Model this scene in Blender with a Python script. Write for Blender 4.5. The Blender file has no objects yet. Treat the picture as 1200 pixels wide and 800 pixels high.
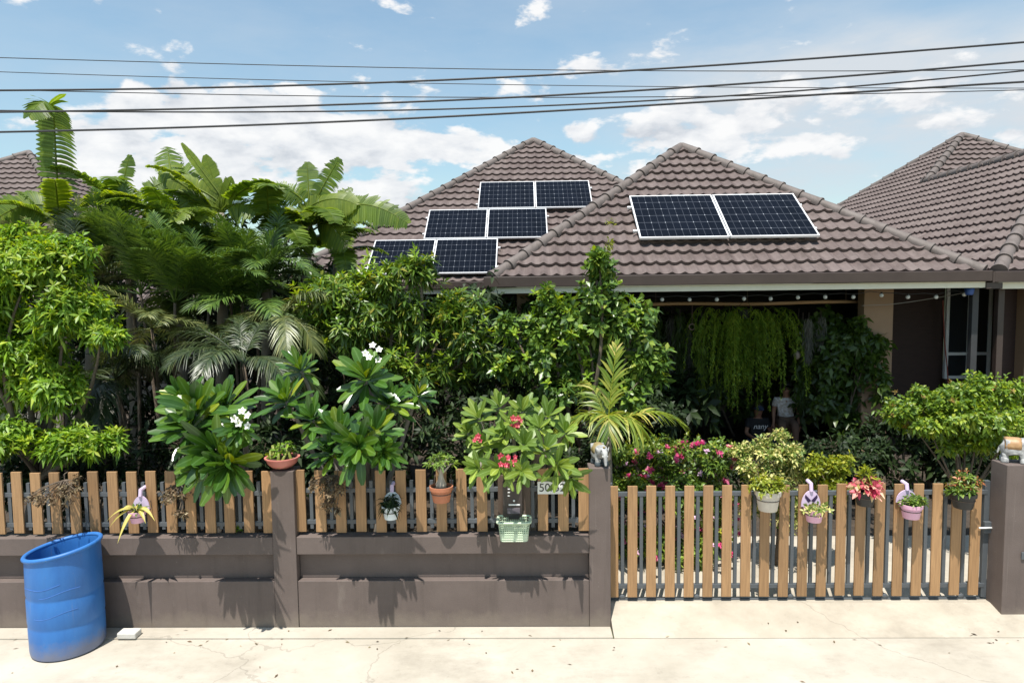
import bpy, bmesh, math, random
import numpy as np
from mathutils import Vector, Matrix, Euler

R = random.Random(11)
rng = np.random.default_rng(11)
PI = math.pi
sc = bpy.context.scene
COL = sc.collection
rad = math.radians

# ------------------------------------------------------------------ camera
CAM_H = 3.44
FPX = 800.0
CAM_ROT = (Matrix.Rotation(rad(1.2), 4, 'Z') @ Matrix.Rotation(rad(90 - 4.29), 4, 'X') @ Matrix.Rotation(rad(-0.72), 4, 'Z'))
cam_d = bpy.data.cameras.new('camera')
cam_d.lens = 24.0
cam_d.sensor_width = 36.0
cam_d.clip_end = 3000
cam = bpy.data.objects.new('camera', cam_d)
COL.objects.link(cam)
cam.matrix_world = Matrix.Translation((0, 0, CAM_H)) @ CAM_ROT
sc.camera = cam


def P(px, py, Y):
    """the point at distance Y in front of the street that the survey mark (px, py) belongs to"""
    d = CAM_ROT.to_3x3() @ Vector(((px - 600) / FPX, (400 - py) / FPX, -1))
    t = Y / d.y
    return Vector((d.x * t, Y, CAM_H + d.z * t))


def XW(px, Y, py=560):
    return P(px, py, Y).x


def ZW(py, Y, px=600):
    return P(px, py, Y).z


# ------------------------------------------------------------------ tags
def tag(o, label=None, cat=None, group=None, kind=None):
    if label: o['label'] = label
    if cat: o['category'] = cat
    if group: o['group'] = group
    if kind: o['kind'] = kind
    return o


def thing(name, label, cat, loc=(0, 0, 0), group=None, rz=0):
    o = bpy.data.objects.new(name, None)
    o.empty_display_size = .1
    COL.objects.link(o)
    o.location = loc
    o.rotation_euler = (0, 0, rz)
    return tag(o, label, cat, group)


def link(name, me, mat, parent=None, smooth=False):
    o = bpy.data.objects.new(name, me)
    COL.objects.link(o)
    if mat is not None:
        if isinstance(mat, (list, tuple)):
            for m in mat: me.materials.append(m)
        else:
            me.materials.append(mat)
    if smooth:
        me.polygons.foreach_set('use_smooth', [True] * len(me.polygons))
    if parent is not None:
        o.parent = parent
        M = Matrix.LocRotScale(parent.location, parent.rotation_euler, parent.scale)
        pp = parent.parent
        while pp is not None:
            M = Matrix.LocRotScale(pp.location, pp.rotation_euler, pp.scale) @ M
            pp = pp.parent
        # meshes are written in world coordinates: bring them into the parent's frame
        me.transform(M.inverted())
    return o


# ------------------------------------------------------------------ mesh builder
class MB:
    def __init__(self):
        self.v = []
        self.f = []
        self.m = []
        self.cur = 0

    def add(self, vs, fs):
        b = len(self.v)
        self.v += [tuple(x) for x in vs]
        self.f += [tuple(b + i for i in f) for f in fs]
        self.m += [self.cur] * len(fs)
        return self

    def box(self, x0, x1, y0, y1, z0, z1, M=None):
        vs = [Vector(p) for p in ((x0, y0, z0), (x1, y0, z0), (x1, y1, z0), (x0, y1, z0), (x0, y0, z1), (x1, y0, z1), (x1, y1, z1), (x0, y1, z1))]
        if M is not None: vs = [M @ v for v in vs]
        return self.add(vs, [(0, 3, 2, 1), (4, 5, 6, 7), (0, 1, 5, 4), (1, 2, 6, 5), (2, 3, 7, 6), (3, 0, 4, 7)])

    def quad(self, a, b, c, d):
        return self.add([a, b, c, d], [(0, 1, 2, 3)])

    def tube(self, pts, rs, n=8, cap=True):
        pts = [Vector(p) for p in pts]
        if not isinstance(rs, (list, tuple)): rs = [rs] * len(pts)
        vs = []
        prev = None
        for i, p in enumerate(pts):
            t = (pts[min(i + 1, len(pts) - 1)] - pts[max(i - 1, 0)])
            t = t.normalized() if t.length > 1e-9 else Vector((0, 0, 1))
            if prev is None:
                a = Vector((1, 0, 0)) if abs(t.x) < .8 else Vector((0, 1, 0))
            else:
                a = prev
            a = (a - t * a.dot(t)).normalized()
            prev = a
            b = t.cross(a)
            for k in range(n):
                an = 2 * PI * k / n
                vs.append(p + (a * math.cos(an) + b * math.sin(an)) * rs[i])
        fs = []
        for i in range(len(pts) - 1):
            for k in range(n):
                k2 = (k + 1) % n
                fs.append((i * n + k, i * n + k2, (i + 1) * n + k2, (i + 1) * n + k))
        if cap:
            fs.append(tuple(reversed(range(n))))
            fs.append(tuple((len(pts) - 1) * n + k for k in range(n)))
        return self.add(vs, fs)

    def lathe(self, prof, c=(0, 0, 0), n=20, M=None, sx=1, sy=1, tilt=None):
        """prof: (r, z) from the bottom; tilt(x, y, z) -> dz"""
        c = Vector(c)
        vs = []
        for r, z in prof:
            for k in range(n):
                an = 2 * PI * k / n
                v = Vector((r * math.cos(an) * sx, r * math.sin(an) * sy, z))
                if tilt: v.z += tilt(v)
                if M is not None: v = M @ v
                vs.append(v + c)
        fs = []
        for i in range(len(prof) - 1):
            for k in range(n):
                k2 = (k + 1) % n
                fs.append((i * n + k, i * n + k2, (i + 1) * n + k2, (i + 1) * n + k))
        fs.append(tuple(reversed(range(n))))
        fs.append(tuple((len(prof) - 1) * n + k for k in range(n)))
        return self.add(vs, fs)

    def ball(self, c, r, n=10, m=7, s=(1, 1, 1)):
        c = Vector(c)
        prof = [(max(1e-4, r * math.sin(PI * i / m)), -r * math.cos(PI * i / m)) for i in range(m + 1)]
        vs = []
        for rr, z in prof:
            for k in range(n):
                an = 2 * PI * k / n
                vs.append(c + Vector((rr * math.cos(an) * s[0], rr * math.sin(an) * s[1], z * s[2])))
        fs = [(i * n + k, i * n + (k + 1) % n, (i + 1) * n + (k + 1) % n, (i + 1) * n + k) for i in range(m) for k in range(n)]
        return self.add(vs, fs)

    def build(self, name, mat, parent=None, smooth=False, bevel=0, seg=2):
        me = bpy.data.meshes.new(name)
        me.from_pydata(self.v, [], self.f)
        if any(self.m): me.polygons.foreach_set('material_index', self.m)
        me.update()
        o = link(name, me, mat, parent, smooth)
        if bevel:
            md = o.modifiers.new('bevel', 'BEVEL')
            md.width = bevel
            md.segments = seg
            md.limit_method = 'ANGLE'
        return o


def auto_smooth(o, ang=40):
    me = o.data
    me.polygons.foreach_set('use_smooth', [True] * len(me.polygons))
    me.set_sharp_from_angle(angle=rad(ang))
    return o


# ------------------------------------------------------------------ materials
def new_mat(name):
    m = bpy.data.materials.new(name)
    m.use_nodes = True
    nt = m.node_tree
    return m, nt, nt.nodes['Principled BSDF']


def N(nt, typ, **kw):
    n = nt.nodes.new(typ)
    for k, v in kw.items(): setattr(n, k, v)
    return n


def rgb(c): return (c[0], c[1], c[2], 1)


def ramp(nt, fac, stops):
    r = N(nt, 'ShaderNodeValToRGB')
    els = r.color_ramp.elements
    while len(els) > 1: els.remove(els[-1])
    els[0].position = stops[0][0]
    els[0].color = rgb(stops[0][1])
    for p, c in stops[1:]:
        e = els.new(p)
        e.color = rgb(c)
    nt.links.new(fac, r.inputs[0])
    return r.outputs[0]


def noise(nt, scale=5, detail=4, rough=.6, vec=None, stretch=None, coord='Object'):
    tc = N(nt, 'ShaderNodeTexCoord')
    v = tc.outputs[coord]
    if stretch:
        mp = N(nt, 'ShaderNodeMapping')
        mp.inputs['Scale'].default_value = stretch
        nt.links.new(v, mp.inputs[0])
        v = mp.outputs[0]
    n = N(nt, 'ShaderNodeTexNoise')
    n.inputs['Scale'].default_value = scale
    n.inputs['Detail'].default_value = detail
    n.inputs['Roughness'].default_value = rough
    nt.links.new(v, n.inputs['Vector'])
    return n.outputs['Fac']


def bump(nt, b, h, strength=.3, dist=.01):
    n = N(nt, 'ShaderNodeBump')
    n.inputs['Strength'].default_value = strength
    n.inputs['Distance'].default_value = dist
    nt.links.new(h, n.inputs['Height'])
    nt.links.new(n.outputs[0], b.inputs['Normal'])


def math_n(nt, op, a, b=None, c=None, clamp=False):
    n = N(nt, 'ShaderNodeMath', operation=op, use_clamp=clamp)
    for i, x in enumerate((a, b, c)):
        if x is None: continue
        if isinstance(x, (int, float)): n.inputs[i].default_value = x
        else: nt.links.new(x, n.inputs[i])
    return n.outputs[0]


def mixc(nt, fac, a, b):
    n = N(nt, 'ShaderNodeMix', data_type='RGBA')
    for i, x in ((0, fac), (6, a), (7, b)):
        if isinstance(x, (int, float)): n.inputs[i].default_value = x
        elif isinstance(x, (tuple, list)): n.inputs[i].default_value = rgb(x)
        else: nt.links.new(x, n.inputs[i])
    return n.outputs[2]


def surf(name, c1, c2=None, scale=6, rough=.7, bstr=.15, bdist=.01, stretch=None, metal=0, obj_rand=0, stops=(.3, .7), detail=5, spec=.5, bscale=None):
    """painted or natural surface: two tones in a noise, fine bump, a little change from object to object"""
    m, nt, b = new_mat(name)
    c2 = c2 or c1
    f = noise(nt, scale, detail, .62, stretch=stretch)
    col = ramp(nt, f, [(stops[0], c1), (stops[1], c2)])
    if obj_rand:
        oi = N(nt, 'ShaderNodeObjectInfo')
        hs = N(nt, 'ShaderNodeHueSaturation')
        v = math_n(nt, 'MULTIPLY_ADD', oi.outputs['Random'], obj_rand * 2, 1 - obj_rand)
        nt.links.new(v, hs.inputs['Value'])
        nt.links.new(col, hs.inputs['Color'])
        col = hs.outputs[0]
    nt.links.new(col, b.inputs['Base Color'])
    b.inputs['Roughness'].default_value = rough
    b.inputs['Metallic'].default_value = metal
    b.inputs['Specular IOR Level'].default_value = spec
    if bstr:
        bump(nt, b, noise(nt, bscale or scale * 6, 4, .6, stretch=stretch), bstr, bdist)
    return m


def leaf_mat(name, stops, rough=.42, trans=.28, spec=.5, hue=.02):
    """each leaf its own tone; thin leaves let light through"""
    m, nt, b = new_mat(name)
    g = N(nt, 'ShaderNodeNewGeometry')
    col = ramp(nt, g.outputs['Random Per Island'], stops)
    nz = noise(nt, 1.3, 3, .6)
    col2 = N(nt, 'ShaderNodeHueSaturation')
    at = N(nt, 'ShaderNodeAttribute', attribute_name='vein')
    vein = math_n(nt, 'POWER', at.outputs['Fac'], 9.0)
    pale = N(nt, 'ShaderNodeHueSaturation')
    pale.inputs['Value'].default_value = 2.0
    pale.inputs['Saturation'].default_value = .8
    nt.links.new(col, pale.inputs['Color'])
    vc = mixc(nt, math_n(nt, 'MULTIPLY', vein, .75), col, pale.outputs[0])
    nt.links.new(vc, col2.inputs['Color'])
    nt.links.new(math_n(nt, 'MULTIPLY_ADD', nz, 1.5, .25), col2.inputs['Value'])
    nt.links.new(math_n(nt, 'MULTIPLY_ADD', nz, -2 * hue, .5 + hue), col2.inputs['Hue'])
    nt.links.new(col2.outputs[0], b.inputs['Base Color'])
    b.inputs['Roughness'].default_value = rough
    b.inputs['Specular IOR Level'].default_value = spec
    t = N(nt, 'ShaderNodeBsdfTranslucent')
    h2 = N(nt, 'ShaderNodeHueSaturation')
    h2.inputs['Hue'].default_value = .485
    h2.inputs['Saturation'].default_value = 1.1
    h2.inputs['Value'].default_value = 1.5
    nt.links.new(col2.outputs[0], h2.inputs['Color'])
    nt.links.new(h2.outputs[0], t.inputs['Color'])
    mx = N(nt, 'ShaderNodeMixShader')
    mx.inputs[0].default_value = trans
    nt.links.new(b.outputs[0], mx.inputs[1])
    nt.links.new(t.outputs[0], mx.inputs[2])
    nt.links.new(mx.outputs[0], nt.nodes['Material Output'].inputs['Surface'])
    return m


# ------------------------------------------------------------------ leaves, all at once
PROF = {
    'oval': lambda t: np.sin(PI * np.clip(t, .015, .985)) ** .75,
    'lance': lambda t: (np.sin(PI * np.clip(t, .01, .99) ** .7)) ** .9,
    'obovate': lambda t: np.where(t < .66, .10 + .90 * np.sin(PI * .5 * np.clip(t / .66, 0, 1)) ** 1.25, np.sqrt(np.clip(1 - ((t - .66) / .36) ** 2, .08, 1))),
    'strap': lambda t: np.clip(np.minimum(1, t * 8 + .25) * np.minimum(1, (1.0 - t) * 2.2), .03, 1),
    'banana': lambda t: np.clip(np.minimum(1, t * 10 + .75) * np.minimum(1, (1.02 - t) * 8), .16, 1),
}


def nrm(a):
    return a / np.maximum(np.linalg.norm(a, axis=-1, keepdims=True), 1e-9)


class Leaves:
    def __init__(self):
        self.V = []
        self.F = []
        self.n = 0

    def add(self, p, d, up, L, W, n=2, prof='oval', droop=.25, fold=.18, curl=0.0):
        p = np.atleast_2d(np.asarray(p, float))
        K = len(p)
        d = nrm(np.broadcast_to(np.asarray(d, float), (K, 3)))
        up = np.broadcast_to(np.asarray(up, float), (K, 3))
        L = np.broadcast_to(np.asarray(L, float), (K,))[:, None]
        W = np.broadcast_to(np.asarray(W, float), (K,))[:, None]
        droop = np.broadcast_to(np.asarray(droop, float), (K,))[:, None]
        s = nrm(np.cross(d, up))
        nn = np.cross(s, d)
        rows = []
        for i in range(n + 1):
            t = i / n
            w = W * float(PROF[prof](np.array(t))) * .5
            c = p + d * L * t - nn * (L * curl * t * t) + np.array([0, 0, -1.0]) * (L * droop * t * t)
            rows.append(np.stack([c - s * w + nn * w * fold, c, c + s * w + nn * w * fold], 1))
        V = np.stack(rows, 1).reshape(K, -1, 3)
        m = (n + 1) * 3
        base = []
        for i in range(n):
            for j in range(2):
                a = i * 3 + j
                base.append((a, a + 1, a + 4, a + 3))
        F = (np.arange(K)[:, None, None] * m + np.array(base)[None]).reshape(-1, 4) + self.n
        self.V.append(V.reshape(-1, 3))
        self.F.append(F)
        self.n += K * m
        return self

    def build(self, name, mat, parent=None):
        V = np.concatenate(self.V).astype(np.float32)
        F = np.concatenate(self.F).astype(np.int32)
        me = bpy.data.meshes.new(name)
        me.vertices.add(len(V))
        me.vertices.foreach_set('co', V.ravel())
        me.loops.add(F.size)
        me.loops.foreach_set('vertex_index', F.ravel())
        me.polygons.add(len(F))
        me.polygons.foreach_set('loop_start', np.arange(0, F.size, 4, dtype=np.int32))
        try: me.polygons.foreach_set('loop_total', np.full(len(F), 4, dtype=np.int32))
        except Exception: pass
        me.polygons.foreach_set('use_smooth', np.ones(len(F), dtype=bool))
        me.update(calc_edges=True)
        at = me.attributes.new('vein', 'FLOAT', 'POINT')
        at.data.foreach_set('value', np.tile(np.array([0, 1, 0], dtype=np.float32), len(V) // 3))
        return link(name, me, mat, parent)


def rdir(k):
    return nrm(rng.normal(size=(k, 3)))


UPV = np.array([0, 0, 1.0])


def blob_tips(blobs, Y, n, shell=.62, lower=.35, dep=1.0, lump=True):
    """points on the outside of a crown made of ellipsoids: blobs are (px, py, rx, ry[, dY]) on the survey grid"""
    cs, rs, ws = [], [], []
    for b in blobs:
        y = Y + (b[4] if len(b) > 4 else 0)
        c = P(b[0], b[1], y)
        rx, rz = b[2] * y / FPX, b[3] * y / FPX
        cs.append(c)
        rs.append((rx, (rx + rz) * .5 * dep, rz))
        ws.append((rx * rz) ** .8)
    cs0, rs0 = np.array(cs), np.array(rs)
    if lump and len(blobs) > 1 or lump and min(b[2] for b in blobs) > 14:
        c2, r2, w2 = [], [], []
        for c, r, w in zip(cs0, rs0, ws):
            m = int(5 + 5 * min(1, w / max(ws)))
            for q in range(m):
                o = rdir(1)[0]
                if o[2] < -.3: o[2] *= -.6
                s = rng.uniform(.30, .50)
                c2.append(c + o * r * rng.uniform(.55, .85))
                r2.append(r * s * rng.uniform(.8, 1.25, 3))
                w2.append(w * s * s)
        cs, rs, ws = c2, r2, w2
    cs, rs, ws = np.array(cs), np.array(rs), np.array(ws)
    idx = rng.choice(len(cs), size=n, p=ws / ws.sum())
    o = rdir(n)
    flip = (o[:, 2] < -.2) & (rng.random(n) > lower)
    o[flip, 2] *= -1
    k = shell + (1.15 - shell) * rng.random(n) ** .8
    p = cs[idx] + o * rs[idx] * k[:, None]
    return p, nrm(o / rs[idx] * rs[idx].mean(1)[:, None]), cs0, rs0


def twigs(lv, tips, out, per, L, W, prof='oval', spread=(35, 95), n=2, droop=.3, fold=.2, stem=.12, up=.35, jit=.25):
    """a rosette or spray of leaves at every tip"""
    K = len(tips)
    ax = nrm(out + UPV * up + rng.normal(size=(K, 3)) * .35)
    a = nrm(np.cross(ax, rdir(K)))
    b = np.cross(ax, a)
    for i in range(per):
        ph = 2.4 * i + rng.random(K) * .8
        th = np.radians(spread[0] + (spread[1] - spread[0]) * (i + rng.random(K)) / per)
        d = ax * np.cos(th)[:, None] + (a * np.cos(ph)[:, None] + b * np.sin(ph)[:, None]) * np.sin(th)[:, None]
        pos = tips - ax * (stem * (i / per))[..., None] if np.ndim(stem) else tips - ax * (stem * i / per)
        nu = nrm(ax + UPV * .6 + rng.normal(size=(K, 3)) * jit)
        sz = (.7 + .5 * rng.random(K))
        lv.add(pos, d, nu, L * sz, W * sz, n, prof, droop * (.5 + rng.random(K)), fold)
    return lv


def limb(mb, a, b, r0, r1, bend=.12, n=6, sides=7):
    a, b = Vector(a), Vector(b)
    off = Vector((R.uniform(-1, 1), R.uniform(-1, 1), R.uniform(0, .6))) * (b - a).length * bend
    pts, rs = [], []
    for i in range(n + 1):
        t = i / n
        pts.append(a.lerp(b, t) + off * math.sin(PI * t))
        rs.append(r0 + (r1 - r0) * t)
    mb.tube(pts, rs, sides)
    return pts


def trunk_to(mb, base, targets, r, fork=.4):
    base = Vector(base)
    mid = sum((Vector(t) for t in targets), Vector()) / len(targets)
    f = base.lerp(mid, fork) + Vector((R.uniform(-.06, .06), R.uniform(-.06, .06), 0))
    limb(mb, base, f, r, r * .75, .05)
    for t in targets:
        limb(mb, f, t, r * .55, r * .14, .1)
# ------------------------------------------------------------------ light, sky
SUN_EL, SUN_AZ = 71.0, 17.0      # azimuth measured from the viewer's side towards the left
sun_dir = Vector((-math.sin(rad(SUN_AZ)) * math.cos(rad(SUN_EL)), -math.cos(rad(SUN_AZ)) * math.cos(rad(SUN_EL)), math.sin(rad(SUN_EL))))
sl = bpy.data.lights.new('sun', 'SUN')
sl.energy = 5.0
sl.angle = rad(.53)
sl.color = (1, .955, .88)
so = bpy.data.objects.new('sun', sl)
COL.objects.link(so)
so.rotation_euler = sun_dir.to_track_quat('Z', 'Y').to_euler()

wd = bpy.data.worlds.new('World')
sc.world = wd
wd.use_nodes = True
nt = wd.node_tree
bg = nt.nodes['Background']
sky = N(nt, 'ShaderNodeTexSky')
sky.sky_type = 'NISHITA'
sky.sun_disc = False
sky.sun_elevation = rad(SUN_EL)
# sky texture: rotation 0 puts the sun towards +Y, positive turns clockwise seen from above
sky.sun_rotation = math.atan2(sun_dir.x, sun_dir.y)
sky.air_density = 1.25
sky.dust_density = .6
sky.ozone_density = 1.2
SKY_STR = .115
tc = N(nt, 'ShaderNodeTexCoord')
sx = N(nt, 'ShaderNodeSeparateXYZ')
nt.links.new(tc.outputs['Generated'], sx.inputs[0])
dx, dy, dz = sx.outputs
dyc = math_n(nt, 'MAXIMUM', dy, .12)
u = math_n(nt, 'DIVIDE', dx, dyc)
v = math_n(nt, 'DIVIDE', dz, dyc)
front = math_n(nt, 'GREATER_THAN', dy, .15)


def cl_noise(scale, det, rough, st=(1, 1, 2.2), off=(0, 0, 0), dist=0):
    mp = N(nt, 'ShaderNodeMapping')
    mp.inputs['Scale'].default_value = st
    mp.inputs['Location'].default_value = off
    nt.links.new(tc.outputs['Generated'], mp.inputs[0])
    n = N(nt, 'ShaderNodeTexNoise')
    n.inputs['Scale'].default_value = scale
    n.inputs['Detail'].default_value = det
    n.inputs['Roughness'].default_value = rough
    n.inputs['Distortion'].default_value = dist
    nt.links.new(mp.outputs[0], n.inputs['Vector'])
    return n.outputs['Fac']


def bumps(lst):
    tot = None
    for px, py, rx, ry, w in lst:
        c = P(px, py, 100) - Vector((0, 0, CAM_H))
        u0, v0 = c.x / c.y, c.z / c.y
        a = math_n(nt, 'MULTIPLY', math_n(nt, 'SUBTRACT', u, u0), FPX / rx)
        b = math_n(nt, 'MULTIPLY', math_n(nt, 'SUBTRACT', v, v0), FPX / ry)
        e = math_n(nt, 'ADD', math_n(nt, 'POWER', math_n(nt, 'ABSOLUTE', a), 2), math_n(nt, 'POWER', math_n(nt, 'ABSOLUTE', b), 2))
        g = math_n(nt, 'MULTIPLY', math_n(nt, 'EXPONENT', math_n(nt, 'MULTIPLY', e, -1.0)), w)
        tot = g if tot is None else math_n(nt, 'MAXIMUM', tot, g)
    return math_n(nt, 'MULTIPLY', tot, front)


cum = bumps([(215, 128, 105, 36, 1.1), (310, 145, 130, 44, 1.1), (400, 165, 110, 40, 1.1), (500, 170, 80, 24, 1.1), (120, 165, 85, 44, .95), (250, 190, 170, 44, 1),
             (430, 232, 70, 26, .9), (480, 240, 70, 18, .75), (60, 210, 70, 30, .7), (30, 145, 40, 12, .6),
             (770, 160, 80, 28, .95), (690, 162, 34, 24, .85), (850, 150, 80, 40, .85), (940, 165, 80, 30, .6), (985, 180, 30, 12, .7), (1120, 145, 42, 18, .8), (605, 105, 34, 14, .6),
             (700, 78, 50, 14, .6), (560, 128, 20, 8, .5), (930, 120, 120, 34, .62), (1080, 110, 90, 24, .55), (640, 240, 80, 20, .6), (1190, 160, 30, 14, .7), (960, 212, 18, 8, .5)])
veil = bumps([(1020, 110, 300, 90, 1.5), (900, 200, 200, 50, 1.1), (120, 85, 120, 24, .5), (520, 250, 240, 34, .6), (60, 240, 160, 60, .5), (1150, 190, 120, 60, .9), (1250, 100, 200, 90, 1.4)])
n1 = cl_noise(13, 10, .56, dist=.15)
n2 = cl_noise(3.2, 5, .55, off=(.7, .2, 0))
wild = math_n(nt, 'MULTIPLY', math_n(nt, 'SUBTRACT', n2, .5), 2.6)
wild = math_n(nt, 'MULTIPLY', wild, math_n(nt, 'SUBTRACT', 1, front))
dens = math_n(nt, 'ADD', math_n(nt, 'ADD', cum, wild), math_n(nt, 'MULTIPLY', math_n(nt, 'SUBTRACT', n1, .5), 2.7))
mr = N(nt, 'ShaderNodeMapRange', interpolation_type='SMOOTHSTEP')
mr.inputs[1].default_value = .30
mr.inputs[2].default_value = .60
nt.links.new(dens, mr.inputs[0])
mask = math_n(nt, 'MULTIPLY', mr.outputs[0], .96)
# thin veil between the heaps
nv = cl_noise(5, 6, .6, st=(1, 1, 3.5), off=(.3, .1, .4))
vm = math_n(nt, 'MULTIPLY', math_n(nt, 'MAXIMUM', veil, .32), math_n(nt, 'MULTIPLY_ADD', nv, 1.5, -.05, clamp=True))
# the undersides are greyer than the tops
n3 = cl_noise(13, 8, .56, off=(0, 0, .05), dist=.15)
shade = math_n(nt, 'MULTIPLY_ADD', math_n(nt, 'SUBTRACT', n1, n3), 2.6, .62, clamp=True)
ccol = ramp(nt, shade, [(0, (.62, .66, .72)), (.55, (.86, .88, .91)), (1, (1.0, 1.0, 1.0))])
skyc = N(nt, 'ShaderNodeVectorMath', operation='MULTIPLY')
nt.links.new(sky.outputs[0], skyc.inputs[0])
skyc.inputs[1].default_value = (.84, 1.0, .98)
cl = N(nt, 'ShaderNodeVectorMath', operation='SCALE')
nt.links.new(ccol, cl.inputs[0])
cl.inputs['Scale'].default_value = .70 / SKY_STR
vcol = N(nt, 'ShaderNodeVectorMath', operation='SCALE')
vcol.inputs[0].default_value = (.74, .80, .86)
vcol.inputs['Scale'].default_value = .66 / SKY_STR
m1 = mixc(nt, math_n(nt, 'MULTIPLY', vm, 1.05, clamp=True), skyc.outputs[0], vcol.outputs[0])
m2 = mixc(nt, mask, m1, cl.outputs[0])
nt.links.new(m2, bg.inputs['Color'])
bg.inputs['Strength'].default_value = SKY_STR

sc.view_settings.view_transform = 'Standard'
sc.view_settings.look = 'None'
sc.view_settings.exposure = .5
sc.view_settings.gamma = 1
sc.render.engine = 'CYCLES'
sc.cycles.max_bounces = 8
sc.cycles.transparent_max_bounces = 8
sc.cycles.use_denoising = True

# ------------------------------------------------------------------ materials of the place
M = {}
M['concrete'] = surf('pale_concrete', (.36, .325, .265), (.50, .455, .385), 1.1, .88, .3, .01, detail=9)
def pavement_dirt(m):
    nt = m.node_tree
    b = nt.nodes['Principled BSDF']
    src = b.inputs['Base Color'].links[0].from_socket
    s1 = noise(nt, .7, 8, .75, stretch=(1, 1.6, 1))
    c1 = mixc(nt, math_n(nt, 'MULTIPLY', ramp_f(nt, s1, .50, .72), .55), src, (.20, .175, .14))
    s2 = noise(nt, 9, 8, .75)
    c2 = mixc(nt, math_n(nt, 'MULTIPLY', ramp_f(nt, s2, .58, .72), .35), c1, (.16, .14, .115))
    v = N(nt, 'ShaderNodeTexVoronoi', feature='DISTANCE_TO_EDGE')
    v.inputs['Scale'].default_value = .24
    tcn = N(nt, 'ShaderNodeTexCoord')
    wn = N(nt, 'ShaderNodeTexNoise')
    wn.inputs['Scale'].default_value = 2.2
    wn.inputs['Detail'].default_value = 6
    nt.links.new(tcn.outputs['Object'], wn.inputs['Vector'])
    ad = N(nt, 'ShaderNodeVectorMath', operation='MULTIPLY_ADD')
    nt.links.new(wn.outputs['Color'], ad.inputs[0])
    ad.inputs[1].default_value = (.55, .55, .55)
    nt.links.new(tcn.outputs['Object'], ad.inputs[2])
    nt.links.new(ad.outputs[0], v.inputs['Vector'])
    crack = math_n(nt, 'LESS_THAN', v.outputs['Distance'], .0017)
    c3 = mixc(nt, math_n(nt, 'MULTIPLY', crack, .28), c2, (.12, .105, .085))
    nt.links.new(c3, b.inputs['Base Color'])


M['driveway'] = surf('driveway_concrete', (.33, .29, .23), (.48, .43, .35), 1.7, .88, .3, .01, detail=9)
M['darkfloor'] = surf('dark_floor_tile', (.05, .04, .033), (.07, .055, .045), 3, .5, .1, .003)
M['soil'] = surf('garden_soil', (.035, .026, .018), (.075, .055, .038), 9, .95, .6, .03)
M['plain'] = surf('grassy_plain', (.05, .075, .025), (.09, .10, .045), .4, .95, .4, .05)
M['wall'] = surf('brown_render', (.112, .086, .076), (.140, .109, .097), 3.0, .82, .28, .006, bscale=90)


def weather(m, streak=.4, low=.5):
    """rain streaks, chips and splashed dirt at the foot"""
    nt = m.node_tree
    b = nt.nodes['Principled BSDF']
    src = b.inputs['Base Color'].links[0].from_socket
    st = noise(nt, 1.0, 7, .7, stretch=(7, 7, .55))
    c1 = mixc(nt, math_n(nt, 'MULTIPLY', ramp_f(nt, st, .52, .74), streak), src, (.06, .047, .04))
    st2 = noise(nt, 1.0, 6, .7, stretch=(11, 11, .8), coord='Generated')
    c2 = mixc(nt, math_n(nt, 'MULTIPLY', ramp_f(nt, st2, .60, .72), .30), c1, (.26, .22, .19))
    tcn = N(nt, 'ShaderNodeNewGeometry')
    sp = N(nt, 'ShaderNodeSeparateXYZ')
    nt.links.new(tcn.outputs['Position'], sp.inputs[0])
    dn = noise(nt, 5, 6, .7)
    h = math_n(nt, 'SUBTRACT', math_n(nt, 'MULTIPLY', dn, .34), sp.outputs[2])
    c3 = mixc(nt, math_n(nt, 'MULTIPLY', ramp_f(nt, h, -.02, .14), low), c2, (.24, .20, .155))
    ch = noise(nt, 38, 3, .5)
    c4 = mixc(nt, math_n(nt, 'MULTIPLY', ramp_f(nt, ch, .73, .77), .5), c3, (.30, .27, .24))
    nt.links.new(c4, b.inputs['Base Color'])


def ramp_f(nt, f, a, b):
    r = N(nt, 'ShaderNodeMapRange')
    r.inputs[1].default_value = a
    r.inputs[2].default_value = b
    nt.links.new(f, r.inputs[0])
    return r.outputs[0]


weather(M['wall'])
M['wood'] = surf('tan_picket_paint', (.235, .132, .060), (.38, .222, .104), 5, .62, .3, .005, stretch=(16, 16, .6), obj_rand=.2, stops=(.28, .62), detail=8)
M['steel'] = surf('grey_steel_paint', (.075, .085, .095), (.095, .105, .115), 5, .5, .06, .002)
M['darksteel'] = surf('dark_steel_paint', (.035, .035, .038), (.05, .05, .052), 5, .5, .06, .002)
M['gutter'] = surf('brown_gutter', (.050, .033, .027), (.064, .044, .036), 4, .45, .05, .002)
M['fascia'] = surf('cream_fascia', (.74, .68, .52), (.80, .74, .58), 4, .6, .06, .002)
M['tan'] = surf('tan_wall_paint', (.30, .19, .115), (.34, .215, .13), 3, .8, .15, .004)
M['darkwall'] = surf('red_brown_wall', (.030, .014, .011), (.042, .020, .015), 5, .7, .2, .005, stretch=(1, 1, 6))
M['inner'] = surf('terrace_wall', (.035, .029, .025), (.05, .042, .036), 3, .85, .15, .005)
M['white'] = surf('white_frame', (.74, .75, .75), (.80, .81, .81), 5, .45, .04, .001)
M['alu'] = surf('anodised_alloy', (.80, .81, .82), (.86, .87, .88), 6, .35, .03, .001, metal=.15)
M['bark'] = surf('bark', (.10, .075, .05), (.17, .13, .095), 12, .9, .7, .02, stretch=(1, 1, .3))
M['greybark'] = surf('grey_stem', (.19, .165, .13), (.27, .24, .20), 10, .85, .4, .01, stretch=(1, 1, .5))
M['cable'] = surf('black_cable', (.02, .021, .025), (.028, .029, .033), 8, .6, 0)
M['black'] = surf('black_plastic', (.018, .018, .018), (.028, .028, .028), 9, .5, .08, .002)
M['bamboo'] = surf('bamboo_pole', (.42, .24, .12), (.50, .30, .16), 9, .6, .15, .003, stretch=(.4, 4, 4))
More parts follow.
